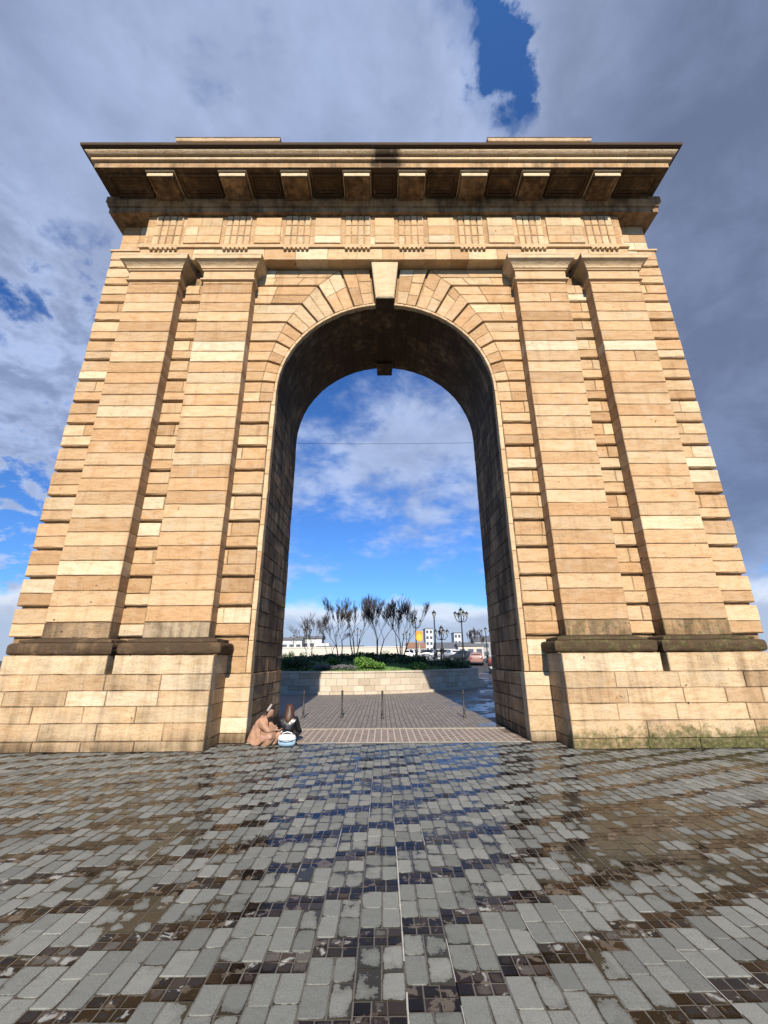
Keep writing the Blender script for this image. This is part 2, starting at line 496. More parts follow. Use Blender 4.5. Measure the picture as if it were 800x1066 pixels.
# ---- pilasters with pedestal, torus and capital
for sg in (-1, 1):
    for (a, b, pa, pb, ta, tb) in ((3.98, 5.48, 3.63, 5.70, 3.52, 5.70), (6.21, 7.72, 5.84, 8.02, 5.80, 8.02)):
        x0, x1 = sorted((sg*a, sg*b))
        mb = MB()
        mb.box(x0+.03, x1-.03, PIL+.03, WALL+.1, 2.0, 13.2, (.2,.3,.3,0))
        z = 2.16; k = 0
        while z < 12.49:
            z2 = min(12.5, z+.3525)
            t = rtone(.06, 0)
            if k == 0: t = (t[0], t[1], .70 if sg < 0 else .70, .0 if sg < 0 else .5)
            if k == 1 and rnd(0,1) < .6: t = (t[0], t[1], .22, 0)
            if rnd(0,1) < .05:
                xm = x0+(x1-x0)*rnd(.3,.7)
                stone(mb, rect(x0, xm, z, z2), FRONT(PIL), .38, .013, .0065, t, .009)
                stone(mb, rect(xm, x1, z, z2), FRONT(PIL), .38, .013, .0065, rtone(.06), .009)
            else:
                stone(mb, rect(x0, x1, z, z2), FRONT(PIL), .38, .013, .0065, t, .009)
            z = z2; k += 1
        pil = part(mb, 'pilaster')
        # capital
        mb = MB()
        prof = [(12.47,0),(12.49,.05),(12.50,.065),(12.55,.065),(12.57,.02),(12.60,.012),(12.86,.012),(12.87,.05),(12.92,.055),(12.925,.08)]
        for i in range(7):
            f = i/6; prof.append((12.94+.17*f, .085+.135*(1-math.cos(f*math.pi/2))))
        prof += [(13.12,.235),(13.125,.255),(13.235,.262),(13.245,.27),(13.29,.275),(13.30,.25)]
        tones = [(rnd(.5,.75), rnd(.4,.9), .08, 0) for _ in prof]
        tt = (rnd(.6,.85), .6, .03, 0)
        tones = [tt if i > 8 else (rnd(.45,.6), .5, .05, 0) for i in range(len(prof))]
        loft(mb, x0, x1, PIL, WALL+.12, prof, tones=tones)
        part(mb, 'capital', pil)
        # torus and its fillet
        mb = MB()
        x0t, x1t = sorted((sg*ta, sg*tb))
        ov = .12
        prof = []
        for i in range(13):
            f = i/12; an = -math.pi/2+math.pi*f; sn, cs = math.sin(an), math.cos(an)
            prof.append((1.93+.125*math.copysign(abs(sn)**.8, sn), -ov*(1-max(0, cs)**.5)))
        prof += [(2.062,-.16),(2.066,-.12),(2.115,-.13),(2.12,-.18),(2.16,-.36)]
        mo = (.35, .4, 1.02, .02) if sg < 0 else (.3, .3, 1.05, .52)
        nsx = 34; nsy = 10
        def path(o):
            pts = [(x0t-o, WALL+.1+(9.08-o-WALL-.1)*k/nsy, -1, 0) for k in range(nsy)]
            pts += [(x0t-o+(x1t-x0t+2*o)*k/nsx, 9.08-o, 0, -1) for k in range(nsx)]
            pts += [(x1t+o, 9.08-o+(WALL+.1-9.08+o)*k/nsy, 1, 0) for k in range(nsy+1)]
            return pts
        grid = []
        for z_, o_ in prof:
            row = []
            for (px_, py_, nx_, ny_) in path(o_):
                dn_ = noise.noise(Vector((px_*2.2, py_*2.2, z_*6)))*.022+noise.noise(Vector((px_*9, py_*9, z_*16)))*.012
                row.append((px_+nx_*dn_, py_+ny_*dn_, z_+noise.noise(Vector((px_*3, 5, z_*4)))*.010))
            grid.append(row)
        wn = len(grid[0]); vs_ = [q for r_ in grid for q in r_]; fs_ = []
        for a_ in range(len(grid)-1):
            for b_ in range(wn-1): fs_.append((a_*wn+b_, a_*wn+b_+1, (a_+1)*wn+b_+1, (a_+1)*wn+b_))
        mb.add(vs_, fs_, mo)
        part(mb, 'base_torus', pil)
        # pedestal block
        mb = MB()
        x0p, x1p = sorted((sg*pa, sg*pb))
        nsp = 1
        stone(mb, rect(x0p, x1p, 1.42, 1.795), FRONT(9.055), .9, .014, .002, (rnd(.7,.95), .6, .40, 0.0 if sg < 0 else .1), .003)
        part(mb, 'pedestal', pil)

# ---- architrave and frieze
mb = MB()
mb.box(-7.52, 7.52, PIL+.06, WALL+.2, 13.40, 15.3, (.2,.3,.3,0))
xj = split_run(-7.62, 7.62, .45, 1.0)
for p_, q_ in zip(xj, xj[1:]):
    stone(mb, rect(p_, q_, 13.38, 13.83), FRONT(PIL+.02), .39, .01, .002, rtone(.06, 0, .1, 1), .004)
loft(mb, -7.62, 7.62, PIL+.01, WALL+.15, [(13.83,0),(13.84,.05),(13.95,.05),(13.96,0)], (.55,.5,.2,0))
part(mb, 'architrave')
mb = MB()
for c, d in ((13.96, 14.38), (14.38, 14.82), (14.82, 15.27)):
    xj = split_run(-7.6, 7.6, .5, 1.1)
    for p_, q_ in zip(xj, xj[1:]):
        stone(mb, rect(p_, q_, c, d), FRONT(PIL+.06), .3, .008, .002, rtone(.12), .004)
frieze = part(mb, 'frieze')
tc = [-6.89, -4.66, -2.76, -.85, .85, 2.76, 4.66, 6.89]
for c in tc:
    mb = MB()
    w = .82 if abs(c) < 6 else .9
    # three worn shanks with V grooves between, in three courses
    for ci, (z0, z1) in enumerate(((13.97, 14.38), (14.38, 14.82), (14.82, 15.26))):
        for k in range(4):
            a = c-w/2+w*k/4; b = a+w/4
            stone(mb, rect(a+.006, b-.006, z0, z1), FRONT(PIL+.012), .2, .024, .001, rtone(.12, 0, .3, .8), .004)
    part(mb, 'triglyph', frieze)
    mb = MB()
    for k in range(6):
        x = c-w/2+w*(k+.5)/6
        mb.lathe([(.025,.10),(.035,.09),(.055,.01),(.05,0)][::-1], (x, PIL-.02, 13.735), 8, (.6,.5,.1,0))
    mb.box(c-w/2, c+w/2, PIL-.045, PIL+.03, 13.815, 13.845, (.6,.5,.25,0))
    part(mb, 'guttae', frieze)
for c0, c1 in zip(tc, tc[1:]):
    a, b = c0+.41+.13, c1-.41-.13
    mb = MB()
    z0 = 14.10
    for (c, d) in ((14.08, 14.40), (14.40, 14.80), (14.80, 15.18)):
        xj = split_run(a, b, .4, .9)
        for p_, q_ in zip(xj, xj[1:]):
            stone(mb, rect(p_, q_, c, d), FRONT(PIL+.015), .2, .012, .0015, rtone(.08, 0, .25, .95), .003)
    part(mb, 'metope', frieze)

# ---- cornice
mb = MB()
DK = (.3, .35, .52, 0)
prof = [(15.85,0),(15.851,.0),(16.05,.0),(16.055,-.03),(16.075,-.03),(16.085,.08),(16.16,.09),(16.17,.05),(16.195,.05),(16.20,.15)]
for i in range(5):
    f = i/4; prof.append((16.205+.09*f, .16+.07*math.sin(f*math.pi/2)))
prof += [(16.30,.19),(16.315,.19),(16.32,.28),(16.345,.32),(16.43,.33),(16.52,-.1)]
CY = 8.50
tones = []
for z, o in prof:
    if z < 15.86: tones.append((.3,.4,.5,0))
    elif z < 16.08: tones.append((.8,.5,.10,0))
    elif z < 16.3: tones.append((.8,.6,.14,0))
    elif z < 16.31: tones.append((.5,.5,.40,0))
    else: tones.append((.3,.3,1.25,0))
yb = BACK+1.45
# joints: the cornice is laid in blocks along its length
xs = [-8.82]
while xs[-1] < -.38-1.5: xs.append(xs[-1]+rnd(.9, 1.5))
xs += [-.36, .46]
while xs[-1] < 8.70-1.6: xs.append(xs[-1]+rnd(.9, 1.5))
xs.append(8.70)
for i in range(len(xs)-1):
    a, b = xs[i], xs[i+1]
    ddirt = rnd(-.06, .06)
    rings = []
    gz = .0015
    for z, o in prof:
        xa = a-o if i == 0 else a+gz
        xb = b+o if i == len(xs)-2 else b-gz
        rings.append([(xa, yb+o, z), (xa, CY-o, z), (xb, CY-o, z), (xb, yb+o, z)])
    br = random.random()
    for j in range(len(prof)-1):
        t = tones[j]; t = (min(1, t[0]+rnd(-.1,.1)), br, max(0, t[2]+ddirt), 0)
        mb.add(rings[j]+rings[j+1], [(0,1,5,4),(1,2,6,5),(2,3,7,6),(3,0,4,7)], t)
    mb.add(rings[0], [(0,3,2,1)], (rnd(.1,.5), br, .95, 0)); mb.add(rings[-1], [(0,1,2,3)], (.3,.3,.8,0))  # stained soffit, darkened further with painted shade
mb.box(-8.6, 8.6, CY+.05, yb-.05, 15.9, 16.4, (.2,.2,.9,0))
cornice = part(mb, 'cornice')
# bed course under it (wider than the corona, as on the monument's corners)
mb = MB()
loft(mb, -8.84, 8.84, 9.46, BACK+.4, [(15.27,-.22),(15.275,0),(15.48,.0),(15.49,.05),(15.60,.07),(15.61,.1),(15.845,.1)], (.35,.45,.66,0), both=True)  # bed course tone includes painted shade from the cornice above
xj = split_run(-8.8, 8.8, .7, 1.3)
for p_, q_ in zip(xj, xj[1:]):
    stone(mb, rect(p_, q_, 15.29, 15.47), FRONT(9.455), .1, .01, .004, jtone(.6))
part(mb, 'bed_course', cornice)
mc = [-6.86, -4.66, -2.76, -.85, .85, 2.76, 4.66, 6.86]
for c in mc:
    mb = MB(); w = .78
    t = (rnd(.2,.5), .5, .80, 0)  # dark tone: staining plus painted shade, also used for the shadow line
    mb.box(c-w/2, c+w/2, 8.64, 9.5, 15.66, 15.80, t)
    tl = (.9, .6, -.1, 0)  # paler tone paints the front plates as sunlit
    mb.box(c-w/2-.002, c+w/2+.002, 8.615, 8.66, 15.662, 15.775, tl)
    mb.box(c-w/2-.02, c+w/2+.02, 8.60, 9.5, 15.79, 15.802, t)
    mb.box(c-w/2-.045, c+w/2+.045, 8.565, 9.5, 15.806, 15.849, tl)
    # sunk panel under the modillion
    mb.box(c-w/2+.02, c-w/2+.09, 8.66, 9.46, 15.635, 15.66, t)
    mb.box(c+w/2-.09, c+w/2-.02, 8.66, 9.46, 15.635, 15.66, t)
    mb.box(c-w/2+.092, c+w/2-.092, 8.66, 8.73, 15.636, 15.66, t)
    part(mb, 'modillion', cornice)
edges = [-8.6]+[e for c in mc for e in (c-.45, c+.45)]+[8.6]
for i in range(0, len(edges), 2):
    a, b = edges[i]+.06, edges[i+1]-.06
    mb = MB(); t = (rnd(.1,.5), .4, .98, 0)  # staining, with the shade of the coffer painted in
    for k, (ins, zz) in enumerate(((0, 15.80), (.09, 15.825))):
        a2, b2, y0, y1 = a+ins, b-ins, 8.68+ins, 9.33-ins
        h = .06
        mb.box(a2, b2, y0, y0+h, zz, 15.849, t); mb.box(a2, b2, y1-h, y1, zz, 15.849, t)
        mb.box(a2, a2+h, y0+h, y1-h, zz, 15.849, t); mb.box(b2-h, b2, y0+h, y1-h, zz, 15.849, t)
    mb.add([(a,9.34,15.72),(b,9.34,15.72),(b,9.345,15.849),(a,9.345,15.849)], [(0,1,2,3)], t)
    part(mb, 'coffer', cornice)
# attic blocks on the roof
for sg in (-1, 1):
    mb = MB()
    x0, x1 = sorted((sg*3.46, sg*6.72))
    loft(mb, x0, x1, 8.9, 12.4, [(16.4,0),(17.62,0),(17.625,-.03),(17.66,-.03),(17.665,.05),(17.70,.06),(17.705,.06),(17.765,.08),(17.80,.09),(17.805,.05)],
         tones=[(.7,.5,.15,0)]*4+[(.5,.4,.5,0),(.8,.5,.1,0),(.8,.5,.1,0),(.3,.3,1.0,0),(.3,.3,1.1,0),(.3,.3,.9,0)])
    part(mb, 'attic_block')
mb = MB(); mb.box(-8.3, 8.3, 9.0, BACK+1, 16.3, 16.62, (.3,.4,.5,0)); part(mb, 'roof_slab')
# ------------------------------------------------------------------ ground and paving
def zt(x, y):
    t = min(1, max(0, (y-36)/36)); t = t*t*(3-2*t)
    return 1.6*t
PUD = [  # shallow hollows where rain stands: x, y, rx, ry, depth
 (2.3, 4.6, 1.1, .75, .42), (3.6, 5.3, 1.5, .7, .38), (1.55, 3.7, .45, .3, .25), (-3.2, 5.2, 1.4, .5, .3), (-5.2, 6.6, 1.8, .6, .3),
 (.25, 4.5, .8, .55, .22), (-.35, 5.5, .9, .5, .2), (.6, 6.6, 1.6, .6, .18), (0.3, 8.0, 2.3, .8, .22), (2.2, 8.9, 1.6, .6, .2), (5.5, 7.2, 1.8, .6, .25),
 (-1.7, 3.6, .7, .35, .2), (-.9, 4.1, .6, .3, .25), (2.6, 3.0, .6, .25, .22), (5.6, 5.2, 1.0, .4, .25)]
def hollow(nt, pos):
    x, y, _ = nt.sep(pos)
    tot = None
    for px, py, rx, ry, d in PUD:
        a = nt.math('MULTIPLY', nt.math('SUBTRACT', x, px), 1/rx); b = nt.math('MULTIPLY', nt.math('SUBTRACT', y, py), 1/ry)
        r2 = nt.math('ADD', nt.math('MULTIPLY', a, a), nt.math('MULTIPLY', b, b))
        g = nt.math('MULTIPLY', nt.math('EXPONENT', nt.math('MULTIPLY', r2, -1.0)), d)
        tot = g if tot is None else nt.math('ADD', tot, g)
    return tot

def paving_mat():
    m, nt, p = new_mat('wet_granite_setts')
    geo = nt.new('ShaderNodeNewGeometry'); pos = geo.outputs['Position']
    at = nt.new('ShaderNodeAttribute', attribute_name='tone')
    s = nt.new('ShaderNodeSeparateColor'); nt.l.new(at.outputs['Color'], s.inputs[0])
    tone, level, sett = s.outputs[0], s.outputs[1], s.outputs[2]
    uv = nt.new('ShaderNodeUVMap', uv_map='UVMap').outputs[0]
    u, v, _ = nt.sep(uv)
    au = nt.math('ABSOLUTE', nt.math('SUBTRACT', nt.math('MULTIPLY', u, 2.0), 1.0))
    av = nt.math('ABSOLUTE', nt.math('SUBTRACT', nt.math('MULTIPLY', v, 2.0), 1.0))
    # superellipse distance: the crown of each stone stays dry longest, corners flood first
    q = nt.math('POWER', nt.math('ADD', nt.math('POWER', au, 6.0), nt.math('POWER', av, 6.0)), .1667)
    off = nt.comb(nt.math('MULTIPLY', tone, 41.0), nt.math('MULTIPLY', level, 23.0), 0.0)
    qn = nt.vmath('ADD', pos, off)
    big = nt.noise(pos, .55, 3, .5); med = nt.noise(pos, 2.4, 3, .55); sm = nt.noise(qn, 7.5, 3, .55); fine = nt.noise(qn, 60.0, 4, .65)
    height = nt.math('MULTIPLY', nt.math('POWER', q, 5.0), -.52)
    height = nt.math('ADD', height, nt.math('MULTIPLY', nt.math('SUBTRACT', sm, .5), 1.1))
    height = nt.math('ADD', height, nt.math('MULTIPLY', nt.math('SUBTRACT', fine, .5), .22))
    height = nt.math('SUBTRACT', height, nt.math('MULTIPLY', sett, .46))
    height = nt.math('ADD', height, nt.math('MULTIPLY', nt.math('SUBTRACT', level, .5), .42))
    water = nt.math('ADD', nt.math('MULTIPLY', nt.math('SUBTRACT', big, .5), 1.3), nt.math('MULTIPLY', nt.math('SUBTRACT', med, .5), 1.5))
    water = nt.math('ADD', water, hollow(nt, pos))
    dv = nt.math('SUBTRACT', nt.math('SUBTRACT', water, .44), height)
    wet = nt.mapr(dv, -.035, .03)
    flood = nt.mapr(dv, .05, .55)
    slab = nt.ramp(tone, [(0, (.205, .212, .20)), (.5, (.262, .27, .254)), (1, (.325, .33, .31))])
    setc = nt.ramp(tone, [(0, (.026, .023, .022)), (.5, (.044, .037, .033)), (.8, (.085, .064, .053)), (.93, (.15, .138, .125)), (1, (.21, .205, .19))])
    dry = nt.mix(sett, slab, setc)
    grain = nt.noise(qn, 150.0, 3, .7); spk = nt.noise(qn, 14.0, 5, .65)
    dry = nt.mix(nt.mapr(grain, .42, .66, 0, .75), dry, nt.mix(1.0, dry, (.55, .55, .54, 1), 'MULTIPLY'))
    dry = nt.mix(nt.mapr(spk, .5, .75, 0, .4), dry, nt.mix(1.0, dry, (.70, .68, .63, 1), 'MULTIPLY'))
    # pale dried lime film on some of the small setts
    lime = nt.noise(nt.vmath('ADD', pos, (3.1, 7.7, 0)), 8.0, 5, .6, .5)
    dry = nt.mix(nt.math('MULTIPLY', sett, nt.mapr(lime, .555, .60, 0, .92)), dry, (.42, .42, .40, 1))
    wetc = nt.mix(1.0, dry, nt.mix(sett, (.22, .195, .155, 1), (.36, .29, .24, 1)), 'MULTIPLY')
    wetc = nt.mix(nt.mapr(nt.noise(pos, 1.3, 4, .6), .45, .75, 0, .5), wetc, (.038, .029, .018, 1))
    damp = nt.mapr(dv, -.30, -.02, 0, .38)
    dry = nt.mix(damp, dry, nt.mix(1.0, dry, (.42, .40, .37, 1), 'MULTIPLY'))
    nt.put(p.inputs['Base Color'], nt.mix(1.0, nt.mix(wet, dry, wetc), (.68, .69, .67, 1), 'MULTIPLY'))
    rg = nt.math('ADD', nt.math('MULTIPLY', nt.math('SUBTRACT', 1.0, wet), .62), nt.math('MULTIPLY', nt.math('SUBTRACT', 1.0, flood), .10))
    nt.put(p.inputs['Roughness'], nt.math('ADD', rg, .03))
    p.inputs['IOR'].default_value = 1.36
    nt.put(p.inputs['Specular IOR Level'], nt.mapr(wet, 0, 1, .4, .17))
    bp = nt.bump(nt.math('ADD', nt.math('MULTIPLY', grain, .35), nt.math('MULTIPLY', sm, 1.6)), .35, .012)
    up = nt.comb(0, 0, 1.0)
    ripple = nt.bump(nt.math('ADD', nt.math('MULTIPLY', sm, .8), nt.math('MULTIPLY', med, .6)), .06, .012, up)
    nt.put(p.inputs['Normal'], nt.vmath('NORMALIZE', nt.vmix(wet, bp, nt.vmix(flood, nt.vmix(.7, bp, up), ripple))))
    return m

def ground_mat():
    m, nt, p = new_mat('wet_cobble_ground')
    pos = nt.new('ShaderNodeNewGeometry').outputs['Position']
    x, y, _ = nt.sep(pos)
    def brick(vec, w, h, mort, c1, c2, cm):
        b = nt.new('ShaderNodeTexBrick'); nt.put(b.inputs['Vector'], vec)
        b.inputs['Scale'].default_value = 1; b.inputs['Brick Width'].default_value = w; b.inputs['Row Height'].default_value = h
        b.inputs['Mortar Size'].default_value = mort; b.inputs['Mortar Smooth'].default_value = .3
        b.inputs['Color1'].default_value = c1+(1,); b.inputs['Color2'].default_value = c2+(1,); b.inputs['Mortar'].default_value = cm+(1,)
        return b.outputs
    sw = nt.comb(y, x, 0.0)
    wob = nt.vmath('ADD', sw, nt.scale(nt.noise(pos, 1.4, 2, .5, 0, 1), (.05, .05, 0)))
    inside = brick(sw, .30, .155, .016, (.235, .175, .135), (.31, .235, .18), (.56, .50, .42))
    yard = brick(wob, .24, .135, .016, (.19, .165, .145), (.29, .25, .215), (.10, .085, .07))
    near = brick(pos, .2, .14, .012, (.12,.11,.092), (.15,.135,.115), (.10,.09,.075))
    k1 = nt.math('GREATER_THAN', y, 9.93); k2 = nt.math('GREATER_THAN', y, 11.9)
    c = nt.mix(k1, near[0], inside[0]); c = nt.mix(k2, c, yard[0])
    # asphalt far beyond the planter
    far = nt.mix(nt.noise(pos, 3, 5, .6), (.05, .05, .052, 1), (.075, .074, .072, 1))
    d2 = nt.math('ADD', nt.math('POWER', nt.math('ADD', x, 2.8), 2.0), nt.math('POWER', nt.math('SUBTRACT', y, 33.0), 2.0))
    k3 = nt.math('GREATER_THAN', y, 27.0)
    c = nt.mix(k3, c, far)
    n1 = nt.noise(pos, .7, 4, .6); n2 = nt.noise(pos, 5.0, 4, .6)
    wv = nt.math('ADD', nt.math('MULTIPLY', n1, .75), nt.math('MULTIPLY', n2, .35))
    rightwet = nt.math('MULTIPLY', nt.mapr(x, 1.6, 3.2, 0, .20), nt.mapr(x, 13, 9))
    thr = nt.math('SUBTRACT', wv, nt.math('SUBTRACT', .75, rightwet))
    wet = nt.mapr(thr, -.06, .05)
    joint = nt.mix(k1, near[1], inside[1]); joint = nt.mix(k2, joint, yard[1])
    wet = nt.mix(nt.math('LESS_THAN', y, 9.93), wet, (.0, .0, .0, 1))
    ws = nt.math('MULTIPLY', wet, 1.0)
    c = nt.mix(ws, c, nt.mix(1.0, c, (.45, .43, .41, 1), 'MULTIPLY'))
    nt.put(p.inputs['Base Color'], nt.mix(1.0, c, (.72, .72, .72, 1), 'MULTIPLY'))
    nt.put(p.inputs['Roughness'], nt.mapr(ws, 0, 1, .75, .20))
    h = nt.math('SUBTRACT', nt.math('MULTIPLY', n2, .5), joint)
    nt.put(p.inputs['Normal'], nt.bump(h, .35, .02))
    return m

mb = MB()
def rng(a, b, s):
    o = [a]
    while o[-1] < b-1e-6: o.append(min(b, o[-1]+s))
    return o
gx = [-1500,-600,-250,-120,-70]+rng(-50, 50, 5)+[70,120,250,600,1500]
gy = [-300,-120,-50,-20,-5,5,15,22]+rng(26, 76, 2)+[80,120,200,400,800,2500]
W = len(gx)
mb.v = [(x, y, zt(x, y)-.006) for y in gy for x in gx]
for j in range(len(gy)-1):
    for i in range(W-1):
        mb.f.append([j*W+i, j*W+i+1, (j+1)*W+i+1, (j+1)*W+i]); mb.t.append((.5,.5,0,0)); mb.uv.append(None)
g = mb.build('ground', ground_mat()); tag(g, kind='structure')

# the square in front: strips of slabs (two by two) and small setts (three by two), each strip pushed a little further
PM = paving_mat()
mb = MB()
SW, MOD = .28, .65
def pave(x0, x1, y0, y1, sett):
    if y1 > 9.9 or (abs((x0+x1)/2) > 3.72 and y1 > 9.15): return
    g = rnd(.002, .004); b = .0035
    zz = rnd(-.003, .001) - (.001 if sett else 0)
    a = [(x0+g+rnd(0,.003), y0+g+rnd(0,.003)), (x1-g-rnd(0,.003), y0+g+rnd(0,.003)), (x1-g-rnd(0,.003), y1-g-rnd(0,.003)), (x0+g+rnd(0,.003), y1-g-rnd(0,.003))]
    tx, ty = rnd(-.005, .005), rnd(-.004, .004)
    cx, cy = (x0+x1)/2, (y0+y1)/2
    zf = lambda x, y: zz+(x-cx)*tx+(y-cy)*ty
    lo = [(x, y, -.016) for x, y in a]
    md = [(x, y, zf(x, y)-.003) for x, y in a]
    tp = [(x+(b if x < cx else -b), y+(b if y < cy else -b)) for x, y in a]
    tp = [(x, y, zf(x, y)) for x, y in tp]
    U = [(0,0),(1,0),(1,1),(0,1)]; e = .06
    Ui = [(e,e),(1-e,e),(1-e,1-e),(e,1-e)]
    fs = []; us = []
    for i in range(4):
        k = (i+1) % 4
        fs.append((i,k,4+k,4+i)); us.append([U[i],U[k],U[k],U[i]])
        fs.append((4+i,4+k,8+k,8+i)); us.append([U[i],U[k],Ui[k],Ui[i]])
    fs.append((8,9,10,11)); us.append(Ui)
    mb.add(lo+md+tp, fs, (random.random(), random.random(), 1.0 if sett else 0.0, 0), us)
off = 0
for i in range(-46, 47):
    x = -.28+SW*i
    ph = (3.01+.115*i+rnd(-.02, .02)) % MOD
    y = -1.2+ph-MOD
    while y < 9.9:
        if y > (.9 if abs(x) < 6 else .9):
            r1, r2 = .092+rnd(-.004,.004), .092+rnd(-.004,.004)
            yy = y
            for h_ in (r1, r2):
                xs = [x, x+SW/3+rnd(-.007,.007), x+2*SW/3+rnd(-.007,.007), x+SW]
                for a, b in zip(xs, xs[1:]): pave(a, b, yy, yy+h_, True)
                yy += h_
            m1 = x+SW*.5+rnd(-.012,.012); 
            for (a, b) in ((x, m1), (m1, x+SW)):
                md = yy+(y+MOD-yy)*rnd(.45,.55)
                pave(a, b, yy, md, False); pave(a, b, md, y+MOD, False)
        y += MOD
tag(mb.build('pavement', PM), kind='structure')
# one long joint pointed with pale mortar, with fainter stretches beside it
MORT = simple('pale_mortar', (.50, .48, .43), .8, var=.3, scale=14)
mb = MB()
y = 1.6
while y < 5.0:
    y2 = y+rnd(.12, .3)
    if rnd(0,1) < .8: mb.add([(-.002+rnd(-.002,.002), y, .002), (.006+rnd(-.001,.003), y, .002), (.006+rnd(-.001,.003), y2, .002), (-.002+rnd(-.002,.002), y2, .002)], [(0,1,2,3)])
    y = y2
for k in range(60):
    i = random.randint(-14, 14); x0 = -.28+SW*i; y = rnd(1.8, 7.5); y2 = y+rnd(.15, .6)
    mb.add([(x0-.002, y, .002), (x0+.003, y, .002), (x0+.003, y2, .002), (x0-.002, y2, .002)], [(0,1,2,3)])
tag(mb.build('mortar_joint', MORT), kind='structure')

# pale stone edging across the passage and the kerb line in front of the bollards
KERB = simple('pale_kerb_stone', (.42, .37, .29), .75, var=.3, scale=5, bump=.3)
mb = MB()
xs = [-3.06]
while xs[-1] < 3.0: xs.append(min(3.06, xs[-1]+rnd(.7, 1.0)))
for a, b in zip(xs, xs[1:]): mb.box(a+.004, b-.004, 11.80, 11.93, -.02, .004)
for a, b in zip(xs, xs[1:]): mb.box(a+.004, b-.004, 9.92, 10.02, -.02, .002)
tag(mb.build('kerb', KERB), kind='structure')

# ------------------------------------------------------------------ round planter
PC = (-2.8, 33.0); PR = 9.5
PW = simple('pale_planter_stone', (.55, .47, .36), .85, var=.18, scale=6, bump=.3)
planter = empty('round_planter', (PC[0], PC[1], 0), 0, 'low round planter of pale stone blocks behind the arch', 'planter')
mb = MB()
n = 104
for ci, (z0, z1) in enumerate(((-.05, .38), (.38, .73), (.73, 1.0))):
    for i in range(n):
        o = .5 if ci % 2 else 0
        a0, a1 = 2*math.pi*(i+o)/n, 2*math.pi*(i+1+o)/n
        g = .0006; a0 += g; a1 -= g
        r1, r0 = PR+rnd(0, .012), PR-.35
        P = lambda r, a, z: (r*math.sin(a), -r*math.cos(a), z)
        am = (a0+a1)/2
        vs = []
        for z in (z0+.005, z1-.005):
            vs += [P(r0,a0,z), P(r1,a0,z), P(r1,am,z), P(r1,a1,z), P(r0,a1,z)]
        mb.add(vs, [(0,1,6,5),(1,2,7,6),(2,3,8,7),(3,4,9,8),(4,0,5,9),(9,8,7,6,5),(0,4,3,2,1)], (random.random(),.5,0,0))
def tone_mat(name, stops, rough=.85, bump=.3, scale=7):
    m, nt, p = new_mat(name)
    pos = nt.new('ShaderNodeNewGeometry').outputs['Position']
    at = nt.new('ShaderNodeAttribute', attribute_name='tone')
    s = nt.new('ShaderNodeSeparateColor'); nt.l.new(at.outputs['Color'], s.inputs[0])
    n = nt.noise(pos, scale, 5, .65)
    c = nt.ramp(s.outputs[0], stops)
    c = nt.mix(nt.mapr(n, .45, .8, 0, .6), c, nt.mix(1.0, c, (.62,.57,.5,1), 'MULTIPLY'))
    nt.put(p.inputs['Base Color'], nt.mix(1.0, c, (KA, KA, KA, 1), 'MULTIPLY')); p.inputs['Roughness'].default_value = rough
    p.inputs['Specular IOR Level'].default_value = .3
    if bump: nt.put(p.inputs['Normal'], nt.bump(n, bump, .02))
    return m
PLM = tone_mat('planter_blocks', [(0,(.46,.39,.29)),(.5,(.58,.50,.39)),(1,(.66,.59,.48))])
mb.build('wall', PLM, planter)
mb = MB()
for i in range(n):
    a0, a1 = 2*math.pi*i/n+.0008, 2*math.pi*(i+1)/n-.0008
    vs = []
    for z in (1.002, 1.085):
        vs += [P(PR-.4,a0,z), P(PR+.05,a0,z), P(PR+.05,a1,z), P(PR-.4,a1,z)]
    mb.add(vs, [(0,1,5,4),(1,2,6,5),(2,3,7,6),(3,0,4,7),(4,5,6,7),(3,2,1,0)], (rnd(.4,1),.5,0,0))
mb.build('coping', PLM, planter)
mb = MB()
for i in range(n):
    a0, a1 = 2*math.pi*i/n+.0008, 2*math.pi*(i+1)/n-.0008
    vs = []
    for z in (-.05, .12):
        vs += [P(PR+.012,a0,z), P(PR+.62,a0,z), P(PR+.62,a1,z), P(PR+.012,a1,z)]
    mb.add(vs, [(0,1,5,4),(1,2,6,5),(2,3,7,6),(3,0,4,7),(4,5,6,7)], (rnd(.3,.9),.5,0,0))
tag(mb.build('kerb_step', PLM, planter))
# soil mound with turf
def mound(x, y):
    r = math.hypot(x-PC[0], y-PC[1])/ (PR-.3)
    if r > 1: return .95
    return .98+.75*(1-r*r)
TURF = simple('turf', (.075, .15, .025), .9, var=.5, scale=3)
mb = MB()
nr, na = 10, 48
vs = [(PC[0], PC[1], mound(*PC))]; fs = []
for j in range(1, nr+1):
    for i in range(na):
        a = 2*math.pi*i/na; r = (PR-.3)*j/nr
        x, y = PC[0]+r*math.sin(a), PC[1]-r*math.cos(a); vs.append((x, y, mound(x, y)-(.02 if j == nr else 0)))
for i in range(na):
    fs.append((0, 1+i, 1+(i+1) % na))
    for j in range(nr-1):
        b = 1+j*na; fs.append((b+i, b+na+i, b+na+(i+1) % na, b+(i+1) % na))
mb.add(vs, fs); tag(mb.build('lawn', TURF, None, True), kind='structure')

